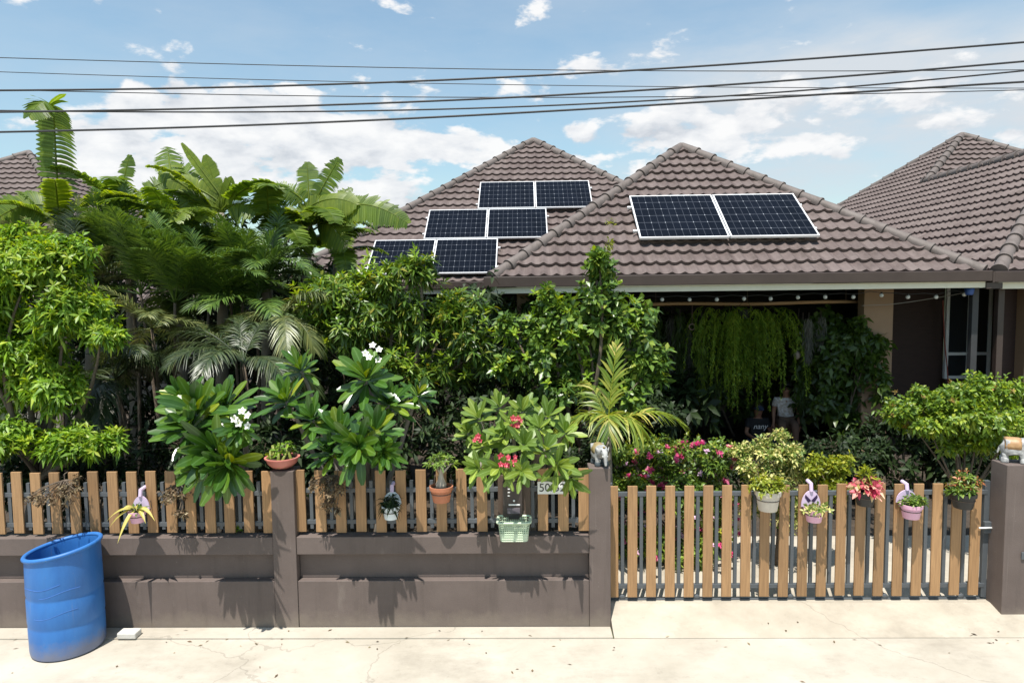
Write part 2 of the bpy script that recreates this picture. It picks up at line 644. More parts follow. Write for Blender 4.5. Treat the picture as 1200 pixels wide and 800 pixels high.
M['terracotta'] = surf('terracotta', (.42, .15, .075), (.50, .20, .11), 8, .8, .25, .004)
M['pinkpot'] = surf('pink_plastic', (.66, .36, .50), (.72, .43, .56), 6, .5, .06, .002)
M['rosepot'] = surf('rose_glaze', (.52, .17, .14), (.58, .22, .18), 6, .5, .06, .002)
M['lilac'] = surf('lilac_plastic', (.60, .47, .66), (.68, .55, .72), 6, .5, .06, .002)
M['cream'] = surf('cream_pot', (.52, .47, .40), (.64, .59, .51), 9, .7, .2, .004)
M['icepot'] = surf('pale_blue_pot', (.60, .68, .72), (.68, .76, .79), 6, .5, .06, .002)
M['wire'] = surf('rusty_wire', (.07, .05, .04), (.12, .08, .06), 20, .6, .1, .001)


def tile_mat(name, ca, cb):
    m, nt, b = new_mat(name)
    big = noise(nt, .55, 4, .6)
    fine = noise(nt, 5.5, 5, .65)
    f = math_n(nt, 'MULTIPLY_ADD', fine, .6, math_n(nt, 'MULTIPLY', big, .4))
    col = ramp(nt, f, [(.33, ca), (.68, cb)])
    at = N(nt, 'ShaderNodeAttribute', attribute_name='tone')
    f = math_n(nt, 'ADD', f, math_n(nt, 'MULTIPLY_ADD', at.outputs['Fac'], .22, -.11))
    nt.links.new(f, col.node.inputs[0])
    st = noise(nt, 2.2, 6, .72, stretch=(3, 1, 1))
    dirt = ramp(nt, st, [(.50, (1, 1, 1)), (.68, (.55, .52, .47))])
    mx = N(nt, 'ShaderNodeMix', data_type='RGBA', blend_type='MULTIPLY')
    mx.inputs[0].default_value = .7
    nt.links.new(col, mx.inputs[6])
    nt.links.new(dirt, mx.inputs[7])
    nt.links.new(mx.outputs[2], b.inputs['Base Color'])
    b.inputs['Roughness'].default_value = .68
    bump(nt, b, noise(nt, 60, 4, .7), .25, .004)
    return m


M['tile'] = tile_mat('mauve_brown_roof_tile', (.094, .067, .061), (.148, .114, .105))
M['ridge'] = tile_mat('grey_ridge_tile', (.125, .102, .092), (.175, .148, .134))

pavement_dirt(M['concrete'])
pavement_dirt(M['driveway'])

# ------------------------------------------------------------------ ground
mb = MB(); mb.quad((-900, -600, -.02), (900, -600, -.02), (900, 1500, -.02), (-900, 1500, -.02))
tag(mb.build('ground', M['plain']), kind='structure')
mb = MB(); mb.box(-40, 40, -6, 6.52, -.019, 0.0)
tag(mb.build('road', M['concrete']), kind='structure')
YG = .13       # yard level
mb = MB(); mb.box(-11.5, XW(716, 6.9), 6.905, 40, -.019, YG)
tag(mb.build('garden_ground', M['soil']), kind='structure')
# the drive: a short ramp up to the gate, then the paved yard behind it
x0, x1 = XW(716, 6.9) + .004, 12.0
YDE = 8.95
mb = MB()
mb.add([(x0 - .02, 6.524, -.019), (x1, 6.524, -.019), (x1, YDE, -.019), (x0 - .02, YDE, -.019),
        (x0 - .02, 6.524, .004), (x1, 6.524, .004), (x1, 7.0, YG), (x1, YDE, YG), (x0 - .02, YDE, YG), (x0 - .02, 7.0, YG)],
       [(4, 5, 6, 9), (9, 6, 7, 8), (0, 1, 5, 4), (1, 2, 7, 6, 5), (3, 0, 4, 9, 8), (2, 3, 8, 7)])
tag(mb.build('driveway', M['driveway']), kind='structure')
mb = MB(); mb.box(x0, 14, YDE + .002, 40, -.019, YG - .004)
tag(mb.build('yard_ground', M['soil']), kind='structure')
mb = MB(); mb.box(-11.5, XW(716, 6.9) - .03, 6.524, 6.74, -.019, .012)
tag(mb.build('pavement', M['concrete']), kind='structure')


# ------------------------------------------------------------------ roofs
def tile_plane(name, A, B, apexes, wave, course, mat, parent, amp=.043, step=.062):
    """courses of rolled tiles over the face A-B (eave) - apexes; cut along the hips"""
    A, B = Vector(A), Vector(B)
    U = (B - A).normalized()
    ap = [Vector(p) for p in apexes]
    Vd = ap[0] - A
    Vd = (Vd - U * Vd.dot(U)).normalized()
    Nn = U.cross(Vd)
    if Nn.z < 0: Nn = -Nn
    poly = [A, B] + ap
    uv = [((p - A).dot(U), (p - A).dot(Vd)) for p in poly]
    vmax = max(q[1] for q in uv)
    umin, umax = min(q[0] for q in uv), max(q[0] for q in uv)
    nc = int(math.ceil(vmax / course))
    du = wave / 8
    nu = int(math.ceil((umax - umin) / du)) + 1
    us = np.array([umin + i * du for i in range(nu)])
    hw = amp * (.5 + .5 * np.cos(2 * PI * us / wave + .6 * np.sin(2 * PI * us / wave)))
    bm = bmesh.new()
    lay = bm.faces.layers.float.new('tone')
    tones = rng.random((nc + 1, nu // 8 + 3))
    for c in range(nc):
        v0, v1 = c * course, (c + 1) * course + .015
        jit = R.uniform(-.004, .004)
        rows = []
        for vv, hh in ((v0 + .004, -.004), (v0 + jit, step), (v0 + .03, step + .002), (v1, .0)):
            row = []
            for i in range(nu):
                h = hw[i] + hh if hh > 0 or vv == v1 else hw[i] * .5 + hh
                row.append(bm.verts.new(A + U * us[i] + Vd * vv + Nn * h))
            rows.append(row)
        for a, b in zip(rows[:-1], rows[1:]):
            for i in range(nu - 1):
                bm.faces.new((a[i], a[i + 1], b[i + 1], b[i]))[lay] = tones[c, (i + 4) // 8]
    for i in range(1, len(poly)):
        p, q = poly[i], poly[(i + 1) % len(poly)]
        e = (q - p).normalized()
        outn = e.cross(Nn)
        cen = sum(poly, Vector()) / len(poly)
        if (cen - p).dot(outn) > 0: outn = -outn
        bmesh.ops.bisect_plane(bm, geom=bm.verts[:] + bm.edges[:] + bm.faces[:], plane_co=p, plane_no=outn, clear_outer=True)
    bmesh.ops.recalc_face_normals(bm, faces=bm.faces)
    me = bpy.data.meshes.new(name)
    bm.to_mesh(me)
    bm.free()
    o = link(name, me, mat, parent)
    me.polygons.foreach_set('use_smooth', [True] * len(me.polygons))
    me.set_sharp_from_angle(angle=rad(38))
    return o


def ridge_caps(mb, a, b, r=.105, ln=.36, up=.05):
    """overlapping half round caps from the low end a to the high end b"""
    a, b = Vector(a), Vector(b)
    L = (b - a).length
    n = max(1, int(round(L / ln)))
    d = (b - a) / n
    e = d.normalized()
    z = Vector((0, 0, 1))
    s = e.cross(z).normalized()
    t = s.cross(e)
    K = 10
    for i in range(n):
        rr = [(-.035, r * 1.14), (0.0, r * 1.16), (.05, r * 1.13), (.055, r * 1.02), (1.02, r * .86)]
        vs = []
        sway = R.uniform(-.006, .006)
        for f, q in rr:
            c = a + d * i + d * f + t * (up - .02 + R.uniform(-.001, .001)) + s * sway
            for k in range(K + 1):
                an = PI * (k / K) * 1.24 - PI * .12
                vs.append(c + (s * math.cos(an) + t * math.sin(an)) * q)
        W = K + 1
        fs = [(j * W + k, j * W + k + 1, (j + 1) * W + k + 1, (j + 1) * W + k) for j in range(len(rr) - 1) for k in range(K)]
        fs.append(tuple(reversed(range(W))))
        mb.add(vs, fs)
    return mb


def cap_obj(lines, parent, r=.105, ln=.36, name='hip_ridge'):
    for a, b in lines:
        mb = MB()
        ridge_caps(mb, a, b, r, ln)
        auto_smooth(mb.build(name, M['ridge'], parent), 35)


def roof_root(parent, under):
    """sheathing under the tiles; the tiled faces and ridges are its pieces"""
    mb = MB()
    for poly in under:
        mb.add([Vector(p) - Vector((0, 0, .05)) for p in poly], [tuple(range(len(poly)))])
    return mb.build('roof', M['gutter'], parent)


TAN = .72
# main house ---------------------------------------------------------------
AL, AR = P(578, 328, 12), P(1150, 321, 12)
ZE = (AL.z + AR.z) / 2 + .02
YA = 12.0
xl, xr = AL.x, AR.x
wA = (xr - xl) / 2
xa = (xl + xr) / 2
ha = wA * TAN
apA = Vector((xa, YA + wA, ZE + ha))
YB = 17.6
hB = 5.0
for _ in range(40):
    apB = P(625, 166, YB + hB / TAN)
    hB = apB.z - ZE
wB = hB / TAN
apB = Vector((apB.x, YB + wB, apB.z))
bxl, bxr = apB.x - wB, apB.x + wB
house = thing('brick_house', 'low house with brown hipped tile roof carrying the solar panels, planted terrace under its eave', 'house', (xa, 14, 0))
yb2 = YB + wB * 2
EL, ER = Vector((xl, YA, ZE)), Vector((xr, YA, ZE))
BL, BR = Vector((bxl, YB, ZE)), Vector((bxr, YB, ZE))
ridge_end = Vector((xa, YB + ha / TAN + .6, ZE + ha))
roof = roof_root(house, [
    (EL, ER, apA), (EL, apA, ridge_end, Vector((xl, YB + 3, ZE))), (ER, Vector((xr, YB + 3, ZE)), ridge_end, apA),
    (BL, BR, apB), (BL, apB, Vector((bxl, yb2, ZE))), (BR, Vector((bxr, yb2, ZE)), apB), (Vector((bxl, yb2, ZE)), apB, Vector((bxr, yb2, ZE)))])
tile_plane('tiled_slope', EL, ER, [apA], .222, .352, M['tile'], roof)
tile_plane('tiled_slope', Vector((xl, YB + 2, ZE)), EL, [apA, Vector((xa, YB + 2, ZE + ha))], .222, .352, M['tile'], roof)
tile_plane('tiled_slope', ER, Vector((xr, YB + 2, ZE)), [Vector((xa, YB + 2, ZE + ha)), apA], .222, .352, M['tile'], roof)
tile_plane('tiled_slope', BL, BR, [apB], .28, .40, M['tile'], roof)
cap_obj([(EL, apA), (ER, apA)], roof, .115, .46)
cap_obj([(BL, apB), (BR, apB)], roof, .135, .5)
# gutters and fascia
zg = ZE + .02
mb = MB(); mb.box(xl - .16, xr + .10, YA - .15, YA - .01, zg - .17, zg + .015)
mb.box(xl - .15, xl - .02, YA - .01, YB - .2, zg - .17, zg + .012)
g = mb.build('gutter', M['gutter'], house, bevel=.012)
mb = MB(); mb.box(bxl - .15, xl - .2, YB - .15, YB - .01, zg - .17, zg + .015)
mb.build('gutter', M['gutter'], house, bevel=.012)
zf = zg - .172
mb = MB(); mb.box(xl + .02, xr + .02, YA - .085, YA - .05, zf - .105, zf)
mb.build('fascia', M['fascia'], house)
mb = MB(); mb.box(bxl, xl - .2, YB - .06, YB - .03, zf - .12, zf)
mb.build('fascia', M['fascia'], house)
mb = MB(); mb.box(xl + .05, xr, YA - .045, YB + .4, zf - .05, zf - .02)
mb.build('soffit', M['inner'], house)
# terrace: floor, back wall, tan column, side wall with the window
FL = YG + .10
xc0, xc1 = XW(1008, 12.9, 360), XW(1042, 12.9, 360)
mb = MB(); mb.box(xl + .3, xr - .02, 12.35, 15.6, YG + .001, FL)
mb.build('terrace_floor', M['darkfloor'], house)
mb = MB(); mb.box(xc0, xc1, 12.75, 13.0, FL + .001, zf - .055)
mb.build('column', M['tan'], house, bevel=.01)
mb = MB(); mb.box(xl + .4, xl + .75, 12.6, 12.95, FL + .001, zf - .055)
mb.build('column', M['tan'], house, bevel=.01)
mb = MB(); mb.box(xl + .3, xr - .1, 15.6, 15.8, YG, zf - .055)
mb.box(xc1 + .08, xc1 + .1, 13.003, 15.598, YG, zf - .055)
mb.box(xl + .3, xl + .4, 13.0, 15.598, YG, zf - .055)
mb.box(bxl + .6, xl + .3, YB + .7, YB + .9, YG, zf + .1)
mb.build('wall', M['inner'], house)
xw0 = XW(1112, 14.0, 400)
xw1 = XW(1163, 14.0, 400)
mb = MB(); mb.box(xc1 + .1, xw0 + .05, 14.26, 14.4, YG, zf - .055)
mb.box(xw1, xw1 + .6, 14.26, 14.4, YG, zf - .055)
mb.build('wood_panel_wall', M['darkwall'], house)
xw1 = XW(1163, 14.0, 400)
zwt, zwm, zwb, zw2 = ZW(349, 14, 1140), ZW(415, 14, 1140), ZW(443, 14, 1140), ZW(347, 14, 1140)
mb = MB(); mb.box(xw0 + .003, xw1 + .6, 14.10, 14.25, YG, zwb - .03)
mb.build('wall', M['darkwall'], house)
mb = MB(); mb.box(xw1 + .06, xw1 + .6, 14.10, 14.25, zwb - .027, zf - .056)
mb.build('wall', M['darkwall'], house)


def glass_mat():
    m, nt, b = new_mat('dark_window_glass')
    b.inputs['Base Color'].default_value = (.02, .024, .028, 1)
    b.inputs['Roughness'].default_value = .06
    b.inputs['Specular IOR Level'].default_value = .5
    return m


M['glass'] = glass_mat()


def window(parent, x0, x1, y, z0, z1, ft=.05, mull=(), trans=()):
    mb = MB()
    for a, b, c, d in ((x0, x0 + ft, z0, z1), (x1 - ft, x1, z0, z1), (x0 + ft, x1 - ft, z0, z0 + ft), (x0 + ft, x1 - ft, z1 - ft, z1)):
        mb.box(a, b, y, y + .07, c, d)
    for q in mull: mb.box(q - ft / 2, q + ft / 2, y + .004, y + .066, z0 + ft, z1 - ft)
    for q in trans: mb.box(x0 + ft, x1 - ft, y + .002, y + .068, q - ft / 2, q + ft / 2)
    w = mb.build('window', M['white'], parent)
    mb = MB(); mb.box(x0 + ft, x1 - ft, y + .03, y + .036, z0 + ft, z1 - ft)
    mb.build('pane', M['glass'], w)
    return w


window(house, xw0 + .01, xw1 + .055, 14.12, zwb - .022, zf - .06, .06, (xw0 + (xw1 - xw0) * .55,), (zwm,))
# rain pipes at the corner of the two houses
for px, nm in ((1140, 'post'), (1170, 'downpipe')):
    xp = XW(px, 12.2, 400)
    mb = MB(); mb.box(xp - .055, xp + .055, 12.16, 12.27, YG, zf - .06)
    mb.build(nm, M['gutter'] if nm == 'downpipe' else M['darksteel'], house, bevel=.008)

# neighbour on the street side right -----------------------------------------
cz = ZE + .0
C0 = Vector((xr + .30, 12.0, cz))
Q = P(1085, 213, 21.3)
w2 = (Q.z - cz) / TAN
xr2 = C0.x + w2
Q = Vector((xr2, Q.y, Q.z))
Pp = P(1127, 160, 24.0)
# the large hip: same left slope
hP = Pp.z - cz
wP = hP / TAN
apC = Vector((C0.x + wP, Q.y + (wP - w2), Pp.z))
apW = Vector((xr2, 12 + w2, Q.z))
yend = apC.y + wP
CB = Vector((C0.x, yend, cz))
nb = thing('tiled_house', 'neighbouring house with plain brown tile roof without panels and a small upper hip', 'house', (C0.x + 4, 14, 0))
C0r = Vector((C0.x + 2 * w2, 12, cz))
dr = apC.z - Q.z
PR = Vector((apC.x + wP, apC.y - wP, cz))
rC = roof_root(nb, [(C0, C0r, apW), (C0, apW, Q, apC, CB), (C0r, Vector((C0r.x, Q.y, cz)), Q, apW), (Q, PR, apC), (CB, apC, Vector((PR.x, yend, cz))), (PR, Vector((PR.x, yend, cz)), apC)])
tile_plane('tiled_slope', C0, C0r, [apW], .222, .352, M['tile'], rC)
CM = Vector((C0.x, Q.y, cz))
tile_plane('tiled_slope', CM, C0, [apW, Q], .222, .352, M['tile'], rC)
tile_plane('tiled_slope', CB, CM, [Q, apC], .222, .352, M['tile'], rC)
# the small upper hip facing the street, above the wing's ridge
QL = Vector((apC.x - (apC.z - Q.z) / TAN, apC.y - (apC.z - Q.z) / TAN, Q.z))
tile_plane('tiled_slope', QL, QL + Vector((2 * (apC.x - QL.x), 0, 0)), [apC], .25, .352, M['tile'], rC)
cap_obj([(C0, apW), (C0r, apW), (Q, apC), (QL + Vector((2 * (apC.x - QL.x), 0, 0)), apC), (CB, apC)], rC, .12, .44)
cap_obj([(apW, Q + (Q - apW).normalized() * .2)], rC, .12, .44)
mb = MB(); mb.box(C0.x - .16, C0r.x + .1, 11.85, 11.99, zg - .19, zg + .0)
mb.build('gutter', M['gutter'], nb, bevel=.012)
mb = MB(); mb.box(C0.x + .0, C0r.x, 11.92, 11.955, zf - .13, zf - .02)
mb.build('fascia', M['fascia'], nb)
xn = XW(1192, 12.9, 400)
mb = MB(); mb.box(xn, xn + 8, 12.7, 12.95, YG, zf - .05)
mb.build('wall', M['tan'], nb)
mb = MB(); mb.box(XW(1171, 12.95, 400), xn, 12.95, 13.1, YG, zf - .05)
mb.build('side_wall', M['darkwall'], nb)
mb = MB(); mb.box(xr + .105, C0.x + .06, 11.99, 19, zg - .1, zg - .06)  # added boxes close the gap between the roofs to keep stray sun out
mb.box(xr + .101, C0.x - .161, 11.85, 11.985, zg - .19, zg + .0)
mb.box(xr + .024, C0.x - .004, 11.89, 11.984, zf - .125, zg - .192)
mb.box(xr + .024, C0.x - .004, 11.992, 19, zf - .05, zg - .11)
mb.build('roof_gap_sun_block', M['gutter'], nb)
mb = MB(); mb.box(C0.x + .1, C0.x + 6, 11.96, 18, zf - .05, zf - .02)
mb.build('soffit', M['inner'], nb)
mb = MB(); mb.box(xn + .3, xn + .9, 12.69, 12.699, 0.4, 2.2)
mb.build('door', M['darkwall'], nb)

# far neighbour on the left -----------------------------------------------------
apD = P(34, 180, 26.5)
zD = 3.0
wD = (apD.z - zD) / TAN
D0, D1 = Vector((apD.x - wD, apD.y - wD, zD)), Vector((apD.x + wD, apD.y - wD, zD))
D2, D3 = Vector((D1.x, apD.y + wD, zD)), Vector((D0.x, apD.y + wD, zD))
fd = thing('tiled_house', 'far house whose pyramid tile roof peeks out behind the banana leaves', 'house', (apD.x, apD.y, 0))
rD = roof_root(fd, [(D0, D1, apD), (D1, D2, apD), (D2, D3, apD), (D3, D0, apD)])
tile_plane('tiled_slope', D0, D1, [apD], .3, .40, M['tile'], rD)
tile_plane('tiled_slope', D1, D2, [apD], .3, .40, M['tile'], rD)
cap_obj([(D0, apD), (D1, apD)], rD, .13, .5)
mb = MB(); mb.box(D0.x + .6, D1.x - .6, D0.y + .6, D2.y - .6, -.02, zD - .02)
mb.build('wall', surf('greyish_wall', (.20, .18, .15), (.26, .235, .20), 3, .8), fd)


# ------------------------------------------------------------------ solar panels
def cell_mat():
    m, nt, b = new_mat('solar_cells')
    tcn = N(nt, 'ShaderNodeTexCoord')
    s = N(nt, 'ShaderNodeSeparateXYZ')
    nt.links.new(tcn.outputs['UV'], s.inputs[0])

    def line(c, n, w):
        t = math_n(nt, 'FRACT', math_n(nt, 'MULTIPLY', c, n))
        e = math_n(nt, 'MINIMUM', t, math_n(nt, 'SUBTRACT', 1, t))
        return math_n(nt, 'LESS_THAN', e, w), e
    lx, ex = line(s.outputs[0], 12, .030)
    ly, ey = line(s.outputs[1], 6, .032)
    lx2, ex2 = line(s.outputs[0], 6, .1)
    dia = math_n(nt, 'LESS_THAN', math_n(nt, 'ADD', math_n(nt, 'MULTIPLY', ex2, 2), ey), .085)
    ln = math_n(nt, 'MAXIMUM', math_n(nt, 'MAXIMUM', lx, ly), dia)
    bus = math_n(nt, 'LESS_THAN', math_n(nt, 'FRACT', math_n(nt, 'MULTIPLY', s.outputs[1], 60)), .12)
    oi = noise(nt, 2.5, 2, .5)
    base = ramp(nt, oi, [(.3, (.0022, .0032, .0065)), (.7, (.004, .0055, .0105))])
    base2 = mixc(nt, math_n(nt, 'MULTIPLY', bus, .12), base, (.10, .12, .15))
    col = mixc(nt, ln, base2, (.050, .056, .07))
    col = mixc(nt, dia, col, (.30, .32, .35))
    nt.links.new(col, b.inputs['Base Color'])
    b.inputs['Roughness'].default_value = .12
    b.inputs['Specular IOR Level'].default_value = .07
    b.inputs['Coat Weight'].default_value = 0
    return m


M['cells'] = cell_mat()


def roof_hit(px, py, Yc, A, zl=0.0):
    """where the line of sight meets the roof face z = ZE + TAN (y - Yc), raised by zl"""
    o = Vector((0, 0, CAM_H))
    d = P(px, py, 1) - o
    t = (ZE + zl - TAN * Yc - o.z) / (d.z - TAN * d.y)
    return o + d * t


def solar(c00, c10, c11, c01, label):
    """corners: bottom left, bottom right, top right, top left"""
    c00, c10, c11, c01 = [Vector(c) for c in (c00, c10, c11, c01)]
    n = (c10 - c00).cross(c01 - c00).normalized()
    root = thing('solar_panel', label, 'solar panel', (c00 + c10) / 2, 'solar panels on the tile roof')
    fw = .026
    th = .045

    def pt(a, b): return (c00 * (1 - a) + c10 * a) * (1 - b) + (c01 * (1 - a) + c11 * a) * b
    W = (c10 - c00).length
    H = (c01 - c00).length
    a, b = fw / W, fw / H
    mb = MB()
    for q in ((0, 1, 0, b), (0, 1, 1 - b, 1), (0, a, b, 1 - b), (1 - a, 1, b, 1 - b)):
        p = [pt(q[0], q[2]), pt(q[1], q[2]), pt(q[1], q[3]), pt(q[0], q[3])]
        lo = [x - n * th for x in p]
        mb.add(lo + p, [(0, 3, 2, 1), (4, 5, 6, 7), (0, 1, 5, 4), (1, 2, 6, 5), (2, 3, 7, 6), (3, 0, 4, 7)])
    mb.build('frame', M['alu'], root)
    mb = MB()
    p = [pt(a, b), pt(1 - a, b), pt(1 - a, 1 - b), pt(a, 1 - b)]
    p = [x - n * .004 for x in p]
    mb.add(p + [x - n * .03 for x in p], [(0, 1, 2, 3), (7, 6, 5, 4)])
    g = mb.build('cell_face', M['cells'], root)
    uvl = g.data.uv_layers.new(name='uv')
    for li, co in zip(range(8), ((0, 0), (1, 0), (1, 1), (0, 1), (0, 1), (1, 1), (1, 0), (0, 0))):
        uvl.data[li].uv = co
    for f in (.22, .78):
        mb = MB()
        p0, p1 = pt(-.045, f) - n * (th + .03), pt(1.045, f) - n * (th + .03)
        e = (p1 - p0).normalized()
        s = n.cross(e)
        w = .022
        vs = []
        for q in (p0, p1):
            vs += [q - s * w - n * .022, q + s * w - n * .022, q + s * w + n * .022, q - s * w + n * .022]
        mb.add(vs, [(0, 1, 2, 3), (7, 6, 5, 4), (0, 4, 5, 1), (1, 5, 6, 2), (2, 6, 7, 3), (3, 7, 4, 0)])
        for k in range(4):
            q = p0.lerp(p1, .1 + .27 * k) - n * .022
            mb.tube([q, q - n * .06], .018, 6)
        mb.build('mounting_rail', M['alu'], root)
    return root


LIFT = .25


def panel_pair(bl, br, tr, tl, mb_, mt, Yc, labels):
    q = lambda p: roof_hit(p[0], p[1], Yc, None, LIFT)
    BLp, BRp, TRp, TLp = q(bl), q(br), q(tr), q(tl)
    # true rectangles on the roof: shared bottom and top lines, sides square to the eave
    xm = (q(mb_).x + q(mt).x) / 2
    xL = (BLp.x + TLp.x) / 2
    xR = (BRp.x + TRp.x) / 2
    yb, yt = (BLp.y + BRp.y) / 2, (TLp.y + TRp.y) / 2
    z = lambda y: ZE + LIFT + TAN * (y - Yc)
    gap = .012
    for (x0, x1), lb in zip(((xL, xm - gap), (xm + gap, xR)), labels):
        solar((x0, yb, z(yb)), (x1, yb, z(yb)), (x1, yt, z(yt)), (x0, yt, z(yt)), lb)


panel_pair((749, 278), (960, 276), (931, 227), (738, 229), (856, 277), (834, 228), YA,
           ('solar panel nearer the hip ridge on the front wing roof, left of its pair', 'solar panel of the front wing roof, farther from the left ridge, right of its pair'))
panel_pair((431, 321), (582, 319), (583, 280), (437, 281), (507, 320), (509, 280), YB,
           ('lowest solar panel at the eave, partly hidden by the mango tree top', 'lowest-row solar panel touching the front wing ridge, mango leaves over its corner'))
panel_pair((498, 279), (642, 278), (640, 244), (502, 246), (571, 278), (571, 245), YB,
           ('middle-row solar panel on the rear roof, left of the two', 'middle-row solar panel on the rear roof, right of the two'))
panel_pair((562, 243), (695, 243), (690, 212), (561, 213), (628, 243), (626, 212), YB,
           ('topmost-row solar panel on the rear roof, left one nearest the hip', 'topmost-row solar panel on the rear roof, right one beside the front wing ridge'))
# ------------------------------------------------------------------ perimeter wall
YW = 6.75
XWL = -9.0
xp0, xp1 = XW(319.5, YW, 620), XW(346.5, YW, 620)          # pillar between the bays
xg0, xg1 = XW(690.5, YW, 620), XW(715.5, YW, 620)          # pillar at the gate
Z1, Z2, Z3, ZT = ZW(680, YW, 480), ZW(649, YW, 480), ZW(628.5, YW, 480), ZW(552, YW, 480)
wallT = thing('perimeter_wall', 'brown rendered street wall with recessed band under the picket panels', 'wall', (-3, YW, 0))
for x0, x1 in ((XWL, xp0 - .002), (xp1 + .002, xg0 - .002)):
    mb = MB()
    mb.box(x0, x1, YW, YW + .15, 0, Z1)
    mb.box(x0, x1, YW + .085, YW + .149, Z1 + .0, Z2)
    mb.box(x0, x1, YW + .0005, YW + .15, Z2, Z3)
    mb.build('wall_panel', M['wall'], wallT, bevel=.006)
for x0, x1, z in ((xp0, xp1, ZT + .012), (xg0, xg1, ZT + .02)):
    mb = MB(); mb.box(x0, x1, YW - .012, YW + .215, 0, z)
    mb.build('pillar', M['wall'], wallT, bevel=.006)


def pickets(root, centres, y, z0, z1, w=.106, th=.022):
    for k, x in enumerate(centres):
        mb = MB()
        dz = R.uniform(-.006, .006)
        sk = R.uniform(-.003, .003)
        mb.add([(x - w / 2, y, z0 + dz), (x + w / 2, y, z0 + dz), (x + w / 2, y + th, z0 + dz), (x - w / 2, y + th, z0 + dz),
                (x - w / 2 + sk, y, z1 + dz), (x + w / 2 + sk, y, z1 + dz), (x + w / 2 + sk, y + th, z1 + dz), (x - w / 2 + sk, y + th, z1 + dz)],
               [(0, 3, 2, 1), (4, 5, 6, 7), (0, 1, 5, 4), (1, 2, 6, 5), (2, 3, 7, 6), (3, 0, 4, 7)])
        mb.build('picket', M['wood'], root, bevel=.003)


def steel_frame(root, x0, x1, y, zs, bars, zb0, zb1, mat):
    for z in zs:
        mb = MB(); mb.box(x0, x1, y, y + .04, z - .022, z + .022)
        mb.build('rail', mat, root, bevel=.003)
    for x in bars:
        mb = MB(); mb.box(x - .017, x + .017, y + .004, y + .034, zb0, zb1)
        mb.build('bar', mat, root)


YP = YW + .055
pk = Z3 + .03
s = .2005
xa_ = XW(313.5, YP, 590)
cl_ = [xa_ - s * k for k in range(17)]
f1 = thing('picket_fence', 'longer bay of tan pickets on the brown wall, behind the blue barrel', 'fence', (xa_ - 1.5, YP, Z3))
steel_frame(f1, XWL + 3, xp0 - .004, YP + .024, (ZW(577, YP) - .0, ZW(613, YP)), [x + s / 2 for x in cl_[1:]], pk + .03, ZT - .12, M['steel'])
pickets(f1, cl_, YP, pk, ZT)
n2 = 14
xb_, xc_ = XW(352, YP, 590), XW(684, YP, 590)
cr_ = [xb_ + (xc_ - xb_) * k / n2 for k in range(n2 + 1)]
f2 = thing('picket_fence', 'shorter bay of tan pickets between the two brown wall pillars', 'fence', ((xb_ + xc_) / 2, YP, Z3))
steel_frame(f2, xp1 + .004, xg0 - .004, YP + .024, (ZW(574, YP), ZW(611, YP)), [(a + b) / 2 for a, b in zip(cr_[:-1], cr_[1:])], pk + .03, ZT - .12, M['steel'])
pickets(f2, [x for k, x in enumerate(cr_) if k not in (10, 11)], YP, pk, ZT)

# ------------------------------------------------------------------ gate
YGT = 7.04
g0, g1 = XW(719, YGT, 630), XW(1143, YGT, 630)
gx = [g0 + (g1 - g0) * k / 19 for k in range(20)]
gz0, gz1 = YG + .055, ZW(568, YGT, 900) + .0
gate = thing('sliding_gate', 'grey steel gate faced with tan vertical pickets across the driveway', 'gate', ((g0 + g1) / 2, YGT, YG))
steel_frame(gate, g0 - .05, g1 + .13, YGT + .026, (gz1 - .10, gz0 + .10), [(a + b) / 2 for a, b in zip(gx[:-1], gx[1:])], gz0 + .123, gz1 - .123, M['steel'])
pickets(gate, gx, YGT, gz0, gz1, .102)
for x in (g0 - .062, g1 + .10):
    mb = MB(); mb.box(x, x + .055, YGT + .03, YGT + .075, gz0 - .03, gz1 + .02)
    mb.build('stile', M['steel'], gate, bevel=.004)
for k in (1, 5, 10, 15, 19):
    mb = MB()
    Mx = Matrix.Translation((gx[k] - .1, YGT + .05, YG + .032)) @ Matrix.Rotation(rad(90), 4, 'X')
    mb.lathe([(.03, -.012), (.032, -.008), (.024, -.004), (.024, .004), (.032, .008), (.03, .012)], n=14, M=Mx)
    mb.build('wheel', M['steel'], gate, True)
mb = MB(); mb.box(g1 + .085, g1 + .155, YGT - .012, YGT + .024, .86, .98)
lt = mb.build('latch', M['steel'], gate, bevel=.004)
mb = MB(); mb.tube([(g1 + .02, YGT - .02, .92), (g1 + .17, YGT - .02, .92)], .009, 8)
mb.build('bolt', M['alu'], lt, True)
mb = MB(); mb.box(g0 - .1, g1 + .14, YGT + .036, YGT + .064, YG + .0005, YG + .012)
tag(mb.build('gate_track', M['steel']), 'thin steel floor rail the gate rolls on', 'rail')

# pillar on the far side of the gate
xr0 = XW(1177.5, 6.83, 620)
gp = thing('gate_pillar', 'brown pillar at the latch end of the gate with an elephant on top', 'pillar', (xr0 + .14, 6.95, 0))
zrp = ZW(545, 6.83, 1185)
mb = MB(); mb.box(xr0, xr0 + .30, 6.83, 7.07, 0, zrp)
mb.build('shaft', M['wall'], gp, bevel=.006)
mb = MB(); mb.box(xr0 + .17, xr0 + .22, 6.815, 6.83 - .0005, .66, .74)
mb.build('door_bell', M['steel'], gp, bevel=.01)
mb = MB(); mb.box(xr0 + .302, xr0 + 6, 6.86, 7.01, 0, Z3)
mb.build('wall_panel', M['wall'], gp)

